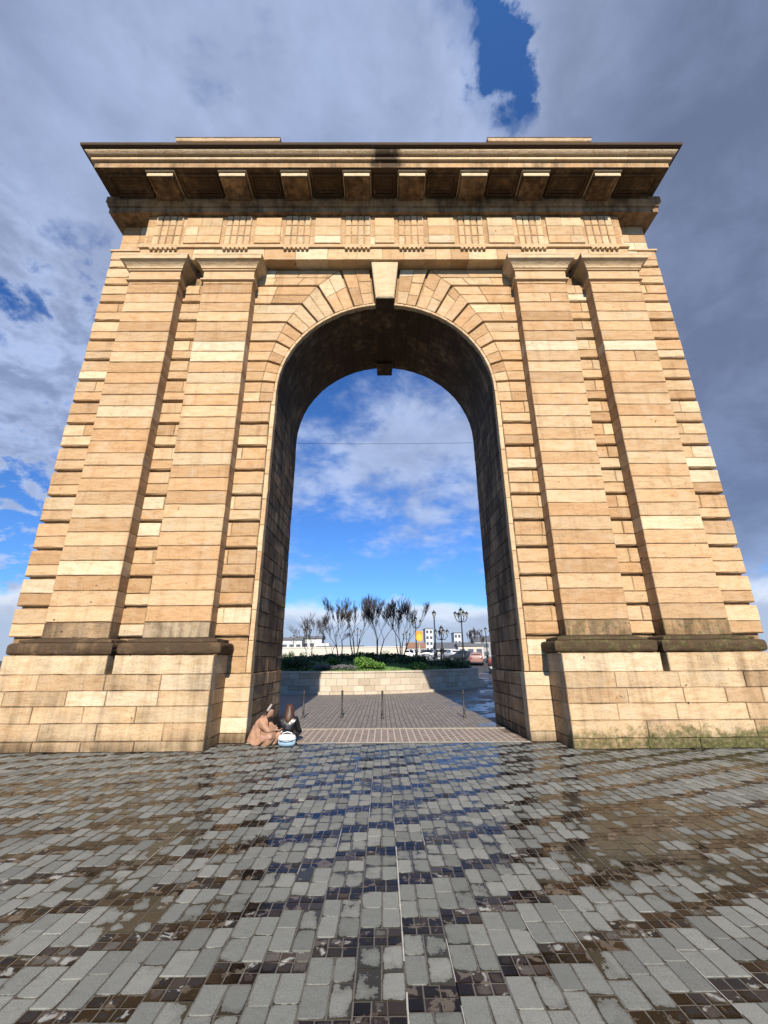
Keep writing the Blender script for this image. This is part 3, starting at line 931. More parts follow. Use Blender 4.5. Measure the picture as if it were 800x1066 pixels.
# ------------------------------------------------------------------ foliage
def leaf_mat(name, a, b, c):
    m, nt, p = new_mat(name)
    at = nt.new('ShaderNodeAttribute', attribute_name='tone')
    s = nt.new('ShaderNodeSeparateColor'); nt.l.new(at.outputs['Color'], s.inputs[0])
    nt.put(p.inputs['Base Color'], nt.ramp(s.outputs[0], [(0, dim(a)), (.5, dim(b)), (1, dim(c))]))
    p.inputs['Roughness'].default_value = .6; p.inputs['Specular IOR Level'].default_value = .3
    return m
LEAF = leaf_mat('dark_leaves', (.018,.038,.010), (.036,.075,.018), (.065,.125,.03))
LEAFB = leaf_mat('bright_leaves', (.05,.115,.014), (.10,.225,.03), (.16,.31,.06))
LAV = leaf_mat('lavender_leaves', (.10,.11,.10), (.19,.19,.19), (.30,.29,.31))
def leaf(mb, c, s, tone=None):
    a = Vector((rnd(-1,1), rnd(-1,1), rnd(-.6,1)))
    if a.length < .1: a = Vector((0,0,1))
    a.normalize(); b = a.cross(Vector((rnd(-1,1), rnd(-1,1), rnd(-1,1)))); b.normalize()
    c = Vector(c); l, w = s, s*.42
    mb.add([tuple(c-a*l*.5), tuple(c+b*w*.5), tuple(c+a*l*.5), tuple(c-b*w*.5)], [(0,1,2,3)],
           (random.random() if tone is None else tone, 0, 0, 0))
def bush_mesh(w, d, h, n, s, mat, name, parent=None, loc=(0,0,0)):
    mb = MB()
    lobes = [(rnd(-.32,.32)*w, rnd(-.3,.3)*d, rnd(.3,.62)*h, rnd(.22,.38)) for _ in range(9)]
    for i in range(n):
        lx, ly, lz, lr = random.choice(lobes)
        u = Vector((random.gauss(0,1), random.gauss(0,1), random.gauss(0,1))); u.normalize()
        k = lr*(random.random()**.4)
        p = (lx+u.x*k*w, ly+u.y*k*d, max(.01, lz+u.z*k*h*1.25))
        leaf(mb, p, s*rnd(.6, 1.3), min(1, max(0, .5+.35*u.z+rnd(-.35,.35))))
    o = mb.build(name, mat, parent); o.location = loc
    return o
def shrub(name, x, y, w, d, h, n, s, mat, label, group, stems=True):
    e = empty(name, (x, y, mound(x, y)-.02), rnd(0, 6), label, 'shrub', group)
    bush_mesh(w, d, h, n, s, mat, 'foliage', e)
    if stems:
        mb = MB()
        for k in range(6):
            a = rnd(0, 6.28); mb.tube([(0.03*math.cos(a),.03*math.sin(a),-.03),(.12*w*math.cos(a),.12*d*math.sin(a),h*.5)], [.012,.006], 5)
        mb.build('stem', BARK, e)
    return e
BARK = simple('grey_brown_bark', (.10, .082, .066), .9, var=.4, scale=9, bump=.5)
# low evergreen ground cover over the mound (nobody could count its leaves)
mb = MB()
k = 0
while k < 15000:
    a = rnd(-math.pi, math.pi); r = math.sqrt(rnd(.0, 1))*(PR-.5)
    x, y = PC[0]+r*math.sin(a), PC[1]-r*math.cos(a)
    dens = noise.noise(Vector((x*.45, y*.45, 1)))+.35
    front = (PC[1]-y) > 5.4 and x < 4.6
    if front and (x > -4.2): continue
    if dens < 0 and rnd(0,1) < .7: continue
    hh = .12+.38*max(0, dens)*(1 if r < PR-1.2 else .5)
    leaf(mb, (x, y, mound(x, y)+rnd(0, hh)), rnd(.12, .26)); k += 1
tag(mb.build('ground_cover', LEAF), kind='stuff')
# grass tufts along the front lawn
mb = MB()
for k in range(5000):
    x = rnd(-6.5, 5.8); y = rnd(24.0, 27.4)
    if math.hypot(x-PC[0], y-PC[1]) > PR-.5: continue
    z = mound(x, y); h = rnd(.04, .11); dx, dy = rnd(-.04,.04), rnd(-.04,.04)
    mb.add([(x-.012,y,z-.01),(x+.012,y,z-.01),(x+dx,y+dy,z+h)], [(0,1,2)], (rnd(.2,1),0,0,0))
tag(mb.build('grass', LEAFB), kind='stuff')
shrub('lavender_bush', -3.35, 24.75, 1.5, .7, .36, 1300, .09, LAV, 'left one of two low silvery lavender bushes on the planter edge', 'lavender bushes', False)
shrub('lavender_bush', -2.15, 24.7, 1.4, .6, .34, 1100, .09, LAV, 'right one of two low silvery lavender bushes, nearest the bright green shrubs', 'lavender bushes', False)
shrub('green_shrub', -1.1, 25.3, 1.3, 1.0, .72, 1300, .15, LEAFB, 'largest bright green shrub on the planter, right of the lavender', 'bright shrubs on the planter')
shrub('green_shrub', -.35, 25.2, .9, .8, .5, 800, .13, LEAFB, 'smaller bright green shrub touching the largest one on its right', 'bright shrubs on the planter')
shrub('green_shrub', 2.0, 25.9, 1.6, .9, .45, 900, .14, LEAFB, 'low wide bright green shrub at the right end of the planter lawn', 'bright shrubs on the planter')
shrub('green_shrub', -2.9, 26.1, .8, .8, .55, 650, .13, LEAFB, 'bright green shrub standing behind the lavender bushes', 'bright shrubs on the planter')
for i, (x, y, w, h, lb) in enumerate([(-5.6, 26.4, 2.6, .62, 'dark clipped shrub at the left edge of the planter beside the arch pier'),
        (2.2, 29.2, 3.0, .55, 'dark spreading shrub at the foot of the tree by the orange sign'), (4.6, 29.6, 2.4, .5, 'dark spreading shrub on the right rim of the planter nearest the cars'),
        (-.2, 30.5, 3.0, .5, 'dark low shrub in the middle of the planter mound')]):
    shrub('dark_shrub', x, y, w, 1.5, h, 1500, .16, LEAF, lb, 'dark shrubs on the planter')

# ------------------------------------------------------------------ bare trees
TWIG = simple('dark_twigs', (.050, .038, .033), .9, var=.4, scale=9)
def bare_tree(name, loc, h, stems, spread, label, group, crown_at=.5, dens=1.0, flat=False, lean=(0,0), seed=1, tip=.017):
    rs = random.Random(seed)
    e = empty(name, loc, 0, label, 'tree', group)
    tb = MB(); cb = MB()
    def grow(p, d, ln, r, lv):
        nseg = 3; pts = [p]; rad = [r]
        for i in range(nseg):
            d = (d+Vector((rs.uniform(-1,1), rs.uniform(-1,1), rs.uniform(-.3,.6)))*(.12 if lv < 2 else .15)).normalized()
            p = p+d*(ln/nseg); pts.append(p); rad.append(r*(1-.35*(i+1)/nseg))
        (tb if lv < 1 else cb).tube(pts, rad, 7 if lv < 1 else (5 if lv < 3 else 3), cap=False)
        if lv >= 5: return
        nb = rs.choice((2,3,3)) if lv < 3 else (int(3*dens)+rs.choice((0,1)) if lv == 3 else 4)
        for b in range(nb):
            ax = Vector((rs.uniform(-1,1), rs.uniform(-1,1), 0))
            if ax.length < .1: ax = Vector((1,0,0))
            ax.normalize()
            k = rs.uniform(.30, .62)*spread*(1.2 if lv < 2 else .75)
            nd = (d+ax*k+Vector((0,0,(.22 if lv < 2 else .42) if not flat else .1))).normalized()
            q = pts[-1] if b < 2 else pts[rs.choice((2, 3))]
            grow(q, nd, ln*(rs.uniform(.58, .82) if lv < 2 else rs.uniform(.66, .92)), max(tip*.8, rad[-1]*rs.uniform(.5, .72)), lv+1)
    for s_ in range(stems):
        a = 6.28*s_/stems+rs.uniform(-.5,.5)
        b = Vector((.16*math.cos(a), .16*math.sin(a), -.08)) if stems > 1 else Vector((0,0,-.08))
        d = Vector((lean[0]+.16*math.cos(a)*(stems > 1), lean[1]+.16*math.sin(a)*(stems > 1), 1)).normalized()
        grow(b, d, h*crown_at*rs.uniform(.85,1.05), max(.03, h*.0145), 0)
    tb.build('trunk', BARK, e); cb.build('crown', TWIG, e)
    # bring the whole tree to its height
    top = max(v.co.z for o in e.children for v in o.data.vertices)
    for o in e.children:
        for v in o.data.vertices: v.co *= h/top
    return e
TG = 'bare trees on the round planter'
def on(px, Y): return (px-400.9)/442.0*.945*(Y+.31)+.0051*(Y+.31)-.119
def pz(x, y): return mound(x, y) if math.hypot(x-PC[0], y-PC[1]) < PR-.4 else zt(x, y)
def plant(px, Y, ytop, ybase_from_ground=True, **kw):
    x = on(px, Y); z = pz(x, Y); top = 1.7+(685.6-ytop+4)/494.6*Y
    return bare_tree('bare_tree', (x, Y, z), top-z, group=TG, **kw)
plant(418, 31.5, 617, stems=4, spread=1.0, label='bare vase shaped tree next to the orange sign', crown_at=.40, seed=5)
plant(393, 32.5, 618, stems=3, spread=1.05, dens=1.4, label='bare tree with three thin pale stems, second from the right', crown_at=.46, seed=11)
plant(369, 34.5, 616, stems=3, spread=.85, label='tallest dark bare tree in the middle of the planter group', crown_at=.42, seed=23, dens=1.4)
plant(354, 33.0, 621, stems=2, spread=.8, label='dense dark bare tree just left of the tallest one', crown_at=.42, seed=31, dens=1.4)
plant(344, 38.0, 640, stems=2, spread=1.0, label='short flat topped bare tree partly behind the dark group', crown_at=.5, flat=True, seed=41, dens=1.3)
plant(322, 40.5, 636, stems=2, spread=1.1, label='small flat topped bare tree standing alone at the left', crown_at=.52, flat=True, seed=47, dens=1.5)
bare_tree('bare_tree', (-30, 30.5, zt(0,30.5)), 5.6, 3, .8, 'bare tree half hidden outside the left edge of the arch', 'bare trees beside the arch', crown_at=.4, seed=53)
bare_tree('bare_tree', (29.5, 30.5, zt(0,30.5)), 5.2, 3, .8, 'bare tree half hidden outside the right edge of the arch', 'bare trees beside the arch', crown_at=.4, seed=59)
# ------------------------------------------------------------------ street furniture
IRON = simple('dark_iron', (.022,.026,.032), .45, .6, var=.3, scale=20)
GLASSL = simple('frosted_lantern_glass', (.45,.46,.44), .25, var=.1, scale=5)
BOL = simple('grey_brown_iron', (.05,.045,.042), .5, .4, var=.3, scale=20)
blab = ['thin iron bollard farthest left, beside the seated people', 'thin iron bollard second from the left, below the silvery bushes',
        'thin iron bollard in the middle of the passage', 'thin iron bollard farthest right, on the shadow edge']
for (x, y), lb in zip([(-2.57,14.1),(-1.38,14.1),(-.13,13.8),(2.36,13.9)], blab):
    e = empty('bollard', (x, y, -.012), 0, lb, 'bollard', 'iron bollards behind the arch')
    mb = MB(); mb.lathe([(.055,0),(.055,.03),(.034,.05),(.028,.12),(.025,.66)], n=12); mb.build('post', BOL, e, True)
    mb = MB(); mb.lathe([(.027,.66),(.036,.67),(.036,.695),(.027,.705),(.033,.73),(.034,.755),(.022,.785),(.0,.795)], n=12); mb.build('cap', BOL, e, True)

def lantern(parent, c, s):
    mb = MB(); mb.lathe([(.03*s,-.12*s),(.10*s,-.04*s),(.10*s,0)], c, 6); mb.lathe([(.27*s,.50*s),(.30*s,.52*s),(.17*s,.70*s),(.06*s,.76*s),(.08*s,.80*s),(.02*s,.92*s)], c, 6)
    for k in range(6):
        a = math.pi*k/3
        mb.tube([(c[0]+.10*s*math.cos(a),c[1]+.10*s*math.sin(a),c[2]),(c[0]+.26*s*math.cos(a),c[1]+.26*s*math.sin(a),c[2]+.5*s)], .016*s, 4)
    o = mb.build('lantern', IRON, parent)
    mb = MB(); mb.lathe([(.09*s,.0),(.245*s,.50*s)], c, 6); mb.build('pane', GLASSL, o)
def lamp(x, y, h, n, s, label):
    z = zt(x, y)
    e = empty('street_lamp', (x, y, z-.02), rnd(0,.6), label, 'street lamp', 'cast iron lamps on the bridge approach')
    top = h-1.0*s*.78
    mb = MB(); mb.lathe([(.24*s,0),(.26*s,.12*s),(.18*s,.2*s),(.17*s,.9*s),(.21*s,.96*s),(.12*s,1.1*s),(.085*s,1.4*s),(.07*s,top*.6),(.055*s,top)], n=10)
    mb.build('pole', IRON, e, True)
    if n == 1:
        lantern(e, (0,0,top+.08*s), s*.78)
    else:
        m = n-1
        for k in range(m):
            a = 2*math.pi*k/m
            r = .62*s
            mb = MB(); pts = []
            for i in range(7):
                f = i/6
                pts.append((r*f*math.cos(a), r*f*math.sin(a), top-.55*s-.22*s*math.sin(f*math.pi)+.25*s*f))
            mb.tube(pts, .035*s, 6); mb.build('arm', IRON, e)
            lantern(e, (r*math.cos(a), r*math.sin(a), top-.18*s), s*.66)
        lantern(e, (0,0,top+.08*s), s*.78)
def far(px, Y): return on(px, Y)
def hz(ytop, x, Y): return 1.7+(685.6-ytop)/494.6*Y - zt(x, Y)
for px, Y, yt, n, s, lb in [(483,52,630,5,1.2,'tallest street lamp with several lanterns, near the right pier'),
        (454,58,633,1,1.35,'slim street lamp with one lantern between the two branching lamps'),
        (434,66,640,4,1.2,'branching street lamp just behind the orange sign'),
        (461,70,650,5,1.55,'squat dark street lamp with a ring of lanterns above the white car'),
        (508,60,652,3,.9,'small street lamp partly hidden by the right pier'),
        (318,72,650,4,1.1,'branching street lamp behind the small left tree'),
        (305,74,659,3,.9,'small street lamp by the white pavilion at the left'),
        (372,75,652,3,.9,'small street lamp seen through the middle bare trees'),
        (424,80,656,3,1.0,'faint small street lamp left of the orange sign')]:
    x = far(px, Y); lamp(x, Y, hz(yt, x, Y), n, s, lb)

# round orange sign
ORG = simple('orange_sign_paint', (.85,.30,.01), .5, var=.06)
YEL = simple('yellow_sign_paint', (.90,.52,.03), .5, var=.06)
POLE = simple('galvanised_steel', (.42,.43,.44), .45, .6, var=.15)
Y = 44.5; x = far(437.5, Y)
e = empty('road_sign', (x, Y, zt(x,Y)), 0, 'round yellow and orange road sign on a pale post beyond the planter', 'sign')
cz = 1.7+(684-662)/484.0*Y-zt(x,Y)
mb = MB(); mb.tube([(0,0.03,-.02),(0,.03,cz)], .05, 8); mb.build('post', POLE, e, True)
mb = MB()
def disc(mb, rx, rz, y0, y1, cz, n=28, dx=0):
    vs = [(dx+rx*math.cos(2*math.pi*k/n), y, cz+rz*math.sin(2*math.pi*k/n)) for y in (y0, y1) for k in range(n)]
    fs = [tuple(range(n)), tuple(range(2*n-1, n-1, -1))]+[(k, n+k, n+(k+1)%n, (k+1)%n) for k in range(n)]
    mb.add(vs, fs)
disc(mb, .36, .42, -.03, -.0, cz); mb.build('disc', ORG, e)
mb = MB(); disc(mb, .30, .35, -.045, -.031, cz); mb.build('face', YEL, e)
mb = MB(); mb.box(-.32,.34,-.02,.0,cz+.16,cz+.62); mb.build('backing_panel', ORG, e)

# wire across the opening
mb = MB(); pts = []
from math import cosh
zc = 1.7+8.85-2.19
for i in range(25):
    f = i/24*2-1; pts.append((3.08*f, 12.8, 8.72+.03*f*f))
mb.tube(pts, .0055, 5)
tag(mb.build('cable', IRON), 'thin dark cable strung straight across the arch opening', 'cable')

# ------------------------------------------------------------------ vehicles
RUB = simple('tyre_rubber', (.018,.018,.018), .8)
RIM = simple('wheel_rim', (.4,.4,.42), .3, .8)
WIN = simple('car_window', (.015,.018,.022), .05, var=.1)
LRED = simple('tail_lamp', (.45,.015,.01), .2)
LWHT = simple('head_lamp', (.7,.72,.75), .15)
def car(x, y, rz, paint, style, label):
    e = empty('parked_car', (x, y, zt(x, y)-.012), rz, label, 'car', 'cars on the road beyond the planter')
    L, Wd = (4.3, 1.74) if style != 'van' else (5.0, 1.95)
    # stations along x: (x, bottom, belt, roof, half width at belt, half width at roof)
    if style == 'sedan':
        st = [(-2.15,.42,.78,.80,.66,.60),(-2.05,.28,.92,.94,.80,.70),(-1.45,.22,.96,1.00,.86,.72),(-.85,.22,.95,1.38,.87,.60),(-.2,.22,.94,1.45,.87,.60),(.45,.22,.92,1.41,.87,.60),(1.1,.22,.90,.96,.86,.72),(1.8,.24,.80,.82,.82,.70),(2.12,.30,.66,.68,.68,.6)]
    elif style == 'hatch':
        st = [(-2.0,.40,.86,.90,.66,.60),(-1.9,.28,.95,1.15,.80,.64),(-1.55,.22,.96,1.42,.85,.60),(-.8,.22,.95,1.48,.86,.60),(-.1,.22,.94,1.49,.86,.60),(.5,.22,.92,1.40,.86,.60),(1.15,.22,.90,.97,.85,.70),(1.75,.24,.80,.83,.80,.68),(2.0,.30,.66,.68,.66,.6)]
    else:
        st = [(-2.4,.40,1.0,1.7,.80,.74),(-2.3,.25,1.05,2.0,.94,.84),(-1.2,.22,1.05,2.05,.97,.86),(.2,.22,1.05,2.05,.97,.86),(1.0,.22,1.05,1.95,.97,.82),(1.6,.22,1.02,1.15,.96,.78),(2.2,.25,.88,.92,.88,.74),(2.4,.32,.70,.72,.75,.66)]
    mb = MB(); rings = []
    for (sx, b, bl, rf, wb, wr) in st:
        rings.append([(sx,-wb*.92,b),(sx,-wb,(b+bl)*.5),(sx,-wb*.97,bl),(sx,-wr,rf-.05*(rf-bl)),(sx,-wr*.8,rf),(sx,wr*.8,rf),(sx,wr,rf-.05*(rf-bl)),(sx,wb*.97,bl),(sx,wb,(b+bl)*.5),(sx,wb*.92,b)])
    n = 10; vs = [q for r in rings for q in r]; fs = []
    for i in range(len(rings)-1):
        for k in range(n):
            fs.append((i*n+k, i*n+(k+1)%n, (i+1)*n+(k+1)%n, (i+1)*n+k))
    fs.append(tuple(range(n))[::-1]); fs.append(tuple((len(rings)-1)*n+k for k in range(n)))
    mb.add(vs, fs); mb.build('body', paint, e, True)
    # windows: panes set slightly proud of the upper body
    def lerp3(a, b, t): return tuple(a[i]+(b[i]-a[i])*t for i in range(3))
    def pane(quad, push):
        c = [lerp3(lerp3(quad[0],quad[1],u), lerp3(quad[3],quad[2],u), v) for u, v in ((.06,.10),(.94,.10),(.94,.88),(.06,.88))]
        mb = MB(); a = [tuple(Vector(q)+Vector(push)*.5) for q in c]; b = [tuple(Vector(q)-Vector(push)*1.0) for q in c]
        mb.add(a+b, [(0,1,2,3),(7,6,5,4),(0,4,5,1),(1,5,6,2),(2,6,7,3),(3,7,4,0)])
        mb.build('window', WIN, e)
    cab = [i for i in range(len(st)) if st[i][3]-st[i][2] > .3]
    for i0, i1 in zip(cab, cab[1:]):
        for ka, kb, sy in ((2,3,-1),(7,6,1)):
            if style == 'van' and i0 < 3: continue
            pane([rings[i0][ka], rings[i1][ka], rings[i1][kb], rings[i0][kb]], (0, sy*.02, .006))
    i = cab[-1]; pane([rings[i+1][3], rings[i+1][6], rings[i][6], rings[i][3]], (.015,0,.02))
    i = cab[0]
    if i > 0: pane([rings[i-1][3], rings[i-1][6], rings[i][6], rings[i][3]], (-.015,0,.02))
    wx = (L*.30)
    for sx in (-wx, wx+.05):
        for sy in (-1, 1):
            yc = sy*(Wd/2-.10)
            def wheel(r, y0, y1):
                mb = MB(); m = 18
                vs = [(sx+r*math.cos(2*math.pi*k/m), y, .31+r*math.sin(2*math.pi*k/m)) for y in (y0,y1) for k in range(m)]
                mb.add(vs, [tuple(range(m)), tuple(range(2*m-1,m-1,-1))]+[(k,(k+1)%m,m+(k+1)%m,m+k) for k in range(m)])
                return mb
            w = wheel(.31, yc-.10, yc+.115).build('wheel', RUB, e)
            wheel(.20, yc-.11 if sy < 0 else yc+.10, yc-.095 if sy < 0 else yc+.125).build('rim', RIM, w)
    xr, xf = st[0][0], st[-1][0]
    for sy in (-1, 1):
        mb = MB(); mb.box(xr-.0, xr+.10, sy*.60-.13, sy*.60+.13, .68, .84); mb.build('tail_light', LRED, e)
        mb = MB(); mb.box(xf-.16, xf+.02, sy*.52-.15, sy*.52+.15, .56, .67); mb.build('headlight', LWHT, e)
    return e
def paintm(n, c): return simple(n, c, .25, var=.05, scale=3, spec=.6)
WHT = paintm('white_car_paint', (.75,.76,.77)); DRK = paintm('dark_car_paint', (.035,.042,.05)); SIL = paintm('red_car_paint', (.37,.22,.185)); BLU = paintm('grey_car_paint', (.22,.24,.27))
car(far(472,68), 68, R(105), WHT, 'sedan', 'white car nearest the orange sign on the right road')
car(far(483,62), 62, R(140), DRK, 'sedan', 'dark grey car just behind the white car')
car(far(496,56), 56.0, R(78), SIL, 'hatch', 'pinkish red hatchback seen from behind beside the right pier')
car(far(425,72), 72, R(180), WHT, 'sedan', 'white car behind the vase shaped tree')
car(far(407,76), 76, R(180), WHT, 'hatch', 'small white car behind the two right hand trees')
car(far(444,73), 73, R(178), DRK, 'hatch', 'dark car behind the post of the orange sign')
car(far(456,71), 71, R(182), BLU, 'hatch', 'grey car right of the orange sign, left of the white car')

# ------------------------------------------------------------------ far background
CRM = simple('cream_render', (.62,.58,.50), .85, var=.1); WHB = simple('white_render', (.72,.73,.73), .8, var=.08)
SLT = simple('slate_roof', (.12,.13,.15), .7, var=.2); DKW = simple('dark_window', (.10,.115,.14), .15)
TIL = simple('tile_roof', (.30,.16,.10), .85, var=.2)
def block(name, px, Y, w, d, h, mat, roof, nx, nz, label, group=None, flat=True, dz=0):
    x = far(px, Y)
    e = empty(name, (x, Y, zt(x,Y)+dz), rnd(-.1,.1), label, 'building', group)
    mb = MB(); mb.box(-w/2,w/2,0,d,-.5,h); mb.build('wall', mat, e)
    mb = MB()
    if flat: mb.box(-w/2-.2,w/2+.2,-.2,d+.2,h+.002,h+.45)
    else:
        mb.add([(-w/2-.3,-.4,h),(w/2+.3,-.4,h),(w/2+.3,d+.4,h),(-w/2-.3,d+.4,h),(-w/2-.3,d/2,h+d*.28),(w/2+.3,d/2,h+d*.28)],[(0,1,5,4),(2,3,4,5),(0,4,3),(1,2,5),(3,2,1,0)])
    mb.build('roof', roof, e)
    for i in range(nx):
        for j in range(nz):
            cx = -w/2+w*(i+.5)/nx; z0 = h*(j+.28)/nz; z1 = h*(j+.78)/nz
            ww = w/nx*.32
            mb = MB(); mb.box(cx-ww, cx+ww, -.06, .05, z0, z1); mb.build('window', DKW, e)
    return e
BG = 'buildings on the far bank'
block('apartment_block', 448, 260, 4.4, 9, 16.5, WHB, SLT, 2, 5, 'pale apartment block right of the orange sign, tallest on the horizon', BG)
block('apartment_block', 478, 240, 3.8, 8, 13, WHB, SLT, 2, 4, 'pale apartment block behind the tall lamp', BG)
block('house', 474, 210, 17, 10, 4.6, WHB, SLT, 5, 2, 'long white house between the two pale apartment blocks', BG, False)
block('house', 491, 82, 4.6, 5, 2.2, CRM, SLT, 3, 1, 'low cream kiosk building beside the right pier', BG)
block('house', 434, 220, 9, 10, 5, CRM, TIL, 3, 2, 'small cream house behind the orange sign', BG, False)
block('pavilion', 303, 78, 3.6, 4, 3.3, WHB, SLT, 3, 1, 'white low pavilion at the left edge of the opening', BG)
block('pavilion', 321, 80, 4.6, 4, 3.6, WHB, SLT, 4, 1, 'white low pavilion with a dark glazed front behind the small left tree', BG)
block('pavilion', 335, 76, 2.0, 2.5, 2.2, WHB, WHB, 2, 1, 'small white cabin right of the glazed pavilion', BG)
for px, Y, w, h, lb in [(268,300,40,9,'long grey house far left behind the pier'),(352,320,36,6,'low grey house behind the dark tree group'),(520,280,30,10,'grey house behind the right pier')]:
    block('house', px, Y, w, 12, h, simple('grey_render', (.36,.37,.38), .85), SLT, 6, 2, lb, BG, False)
# white parapet of the bridge approach
mb = MB()
PAR = tone_mat('white_parapet', [(0,(.62,.58,.50)),(1,(.74,.70,.62))])
e = empty('parapet', (0, 60, .9), 0, 'long low whitish parapet wall beyond the planter', 'wall')
x = far(283, 60)
while x < far(418, 60):
    x2 = x+rnd(1.2, 1.6)
    mb.box(x+.004, x2-.004, -.14, .14, -.4, 2.22, (random.random(),.5,0,0)); x = x2
mb.build('wall', PAR, e)
mb = MB(); mb.box(far(283,60)-.1, x+.1, -.2, .2, 2.222, 2.36, (.8,.5,0,0)); mb.build('coping', PAR, e)
# hedges along the parapet
rs = [(296,46.6,1.3,.75),(302,46.9,1.6,.95),(316,46.8,1.8,.9),(327,46.9,1.3,.8),(344,46.9,1.4,.7),(372,46.9,1.7,.8),(386,46.8,1.3,.7),(400,46.9,1.8,.9)]
wh = ['at the left pier','right of the first at the left pier','below the small left tree','right of the small left tree','below the short flat topped tree','below the tallest tree','between the tallest tree and the pale stemmed tree','below the pale stemmed tree']
for (px, Y, w, h), lb in zip(rs, wh):
    Y = 58; h += .9; w *= 1.1
    x = far(px, Y)
    e = empty('parapet_bush', (x, Y, zt(x,Y)-.03), rnd(0,6), 'dark bush before the white parapet, '+lb, 'shrub', 'bushes before the parapet')
    bush_mesh(w, 1.0, h, 500, .2, LEAF, 'foliage', e)
# far woods as one mass along the horizon
WOOD = leaf_mat('far_wood_leaves', (.035,.04,.028), (.055,.06,.04), (.08,.08,.055))
mb = MB()
for k in range(9000):
    xx = rnd(-260, 260); yy = rnd(330, 360)
    hh = 5.0+4*noise.noise(Vector((xx*.03, 0, 3)))+2.0*noise.noise(Vector((xx*.15, 0, 9)))
    leaf(mb, (xx, yy, 1+rnd(0,1)**.7*max(2,hh)), rnd(1.0, 2.4))
tag(mb.build('far_wood', WOOD), kind='stuff')
# masts / bare poplars at right, beyond the road
for i, (px, Y, yt) in enumerate([(491,90,655),(497,95,652),(502,85,657)]):
    x = far(px, Y)
    bare_tree('bare_tree', (x, Y, zt(x,Y)), hz(yt, x, Y), 1, .45, ['thin bare poplar left of two others beside the right pier','thin bare poplar between two others beside the right pier','thin bare poplar nearest the right pier'][i], 'bare poplars on the far side', crown_at=.35, seed=70+i, tip=.03)

# ------------------------------------------------------------------ people
SKIN = simple('skin', (.42,.24,.16), .55, var=.08); SKIN2 = SKIN
COAT = simple('camel_coat', (.46,.26,.16), .85, var=.22, scale=14, bump=.3)
HAIRD = simple('dark_hair', (.022,.013,.010), .5, var=.5, scale=40, bump=.4)
HAIRB = simple('brown_hair', (.085,.036,.020), .5, var=.6, scale=40, bump=.4)
BAND = simple('pale_headband', (.40,.36,.33), .8)
LEATH = simple('black_leather', (.014,.014,.015), .28, var=.3, scale=12, bump=.25)
JEAN = simple('dark_trousers', (.02,.022,.028), .85)
def skin_fig(name, joints, edges, mat, parent, level=2):
    """one continuous surface grown from a skeleton: joints {name: (co, radius or (rx, ry))}"""
    me = bpy.data.meshes.new(name)
    ks = list(joints); ix = {k: i for i, k in enumerate(ks)}
    me.from_pydata([joints[k][0] for k in ks], [(ix[a], ix[b]) for a, b in edges], [])
    o = bpy.data.objects.new(name, me); col.objects.link(o)
    sk = o.modifiers.new('skin', 'SKIN'); sk.use_smooth_shade = True
    for i, k in enumerate(ks):
        r = joints[k][1]; me.skin_vertices[0].data[i].radius = (r, r) if isinstance(r, (int, float)) else r
        me.skin_vertices[0].data[i].use_root = (i == 0)
    ss = o.modifiers.new('sub', 'SUBSURF'); ss.levels = level; ss.render_levels = level
    bpy.context.view_layer.update()
    dg = bpy.context.evaluated_depsgraph_get()
    m2 = bpy.data.meshes.new_from_object(o.evaluated_get(dg), depsgraph=dg)
    o.modifiers.clear(); o.data = m2; m2.materials.clear(); m2.materials.append(mat); o.parent = parent
    m2.polygons.foreach_set('use_smooth', [True]*len(m2.polygons))
    return o
def head_mesh(c, s, fwd, mb):
    """skull, jaw, nose, brows, eyes and ears as one lump of rings; fwd = direction of the face"""
    f = Vector(fwd).normalized(); up = Vector((0,0,1)); up = (up-f*up.dot(f)).normalized(); rt = f.cross(up)
    n = 16; rings = []
    prof = [(-.125,.035,.03,.02),(-.11,.055,.05,.015),(-.08,.066,.068,.01),(-.04,.072,.082,.002),(0,.077,.092,0),(.04,.078,.096,-.004),(.08,.07,.086,-.008),(.11,.05,.06,-.012),(.125,.02,.025,-.015)]
    for z, rx, ry, dy in prof:
        r = []
        for k in range(n):
            a = 2*math.pi*k/n
            fx = math.cos(a); fy = math.sin(a)
            d = ry*fy+dy
            if fy > .9 and -.06 < z < .01: d += .022        # nose
            if .35 < fy < .85 and -.01 < z < .02: d -= .010  # eye sockets
            if abs(fy) < .2 and -.06 < z < .03: fx *= 1.12   # ears
            p = Vector(c)+(rt*(rx*fx)+f*d+up*z)*s
            r.append(tuple(p))
        rings.append(r)
    vs = [q for r in rings for q in r]; fs = []
    for i in range(len(rings)-1):
        for k in range(n):
            fs.append((i*n+k, i*n+(k+1)%n, (i+1)*n+(k+1)%n, (i+1)*n+k))
    fs.append(tuple(range(n))[::-1]); fs.append(tuple((len(rings)-1)*n+k for k in range(n)))
    mb.add(vs, fs)
    return f, up, rt
def join_into(o, mb, mat):
    """adds mb's polygons to the mesh of o (keeps a body one object)"""
    bm = bmesh.new(); bm.from_mesh(o.data)
    vv = [bm.verts.new(q) for q in mb.v]
    for f in mb.f:
        try: fc = bm.faces.new([vv[k] for k in f]); fc.smooth = True
        except ValueError: pass
    bm.to_mesh(o.data); bm.free()
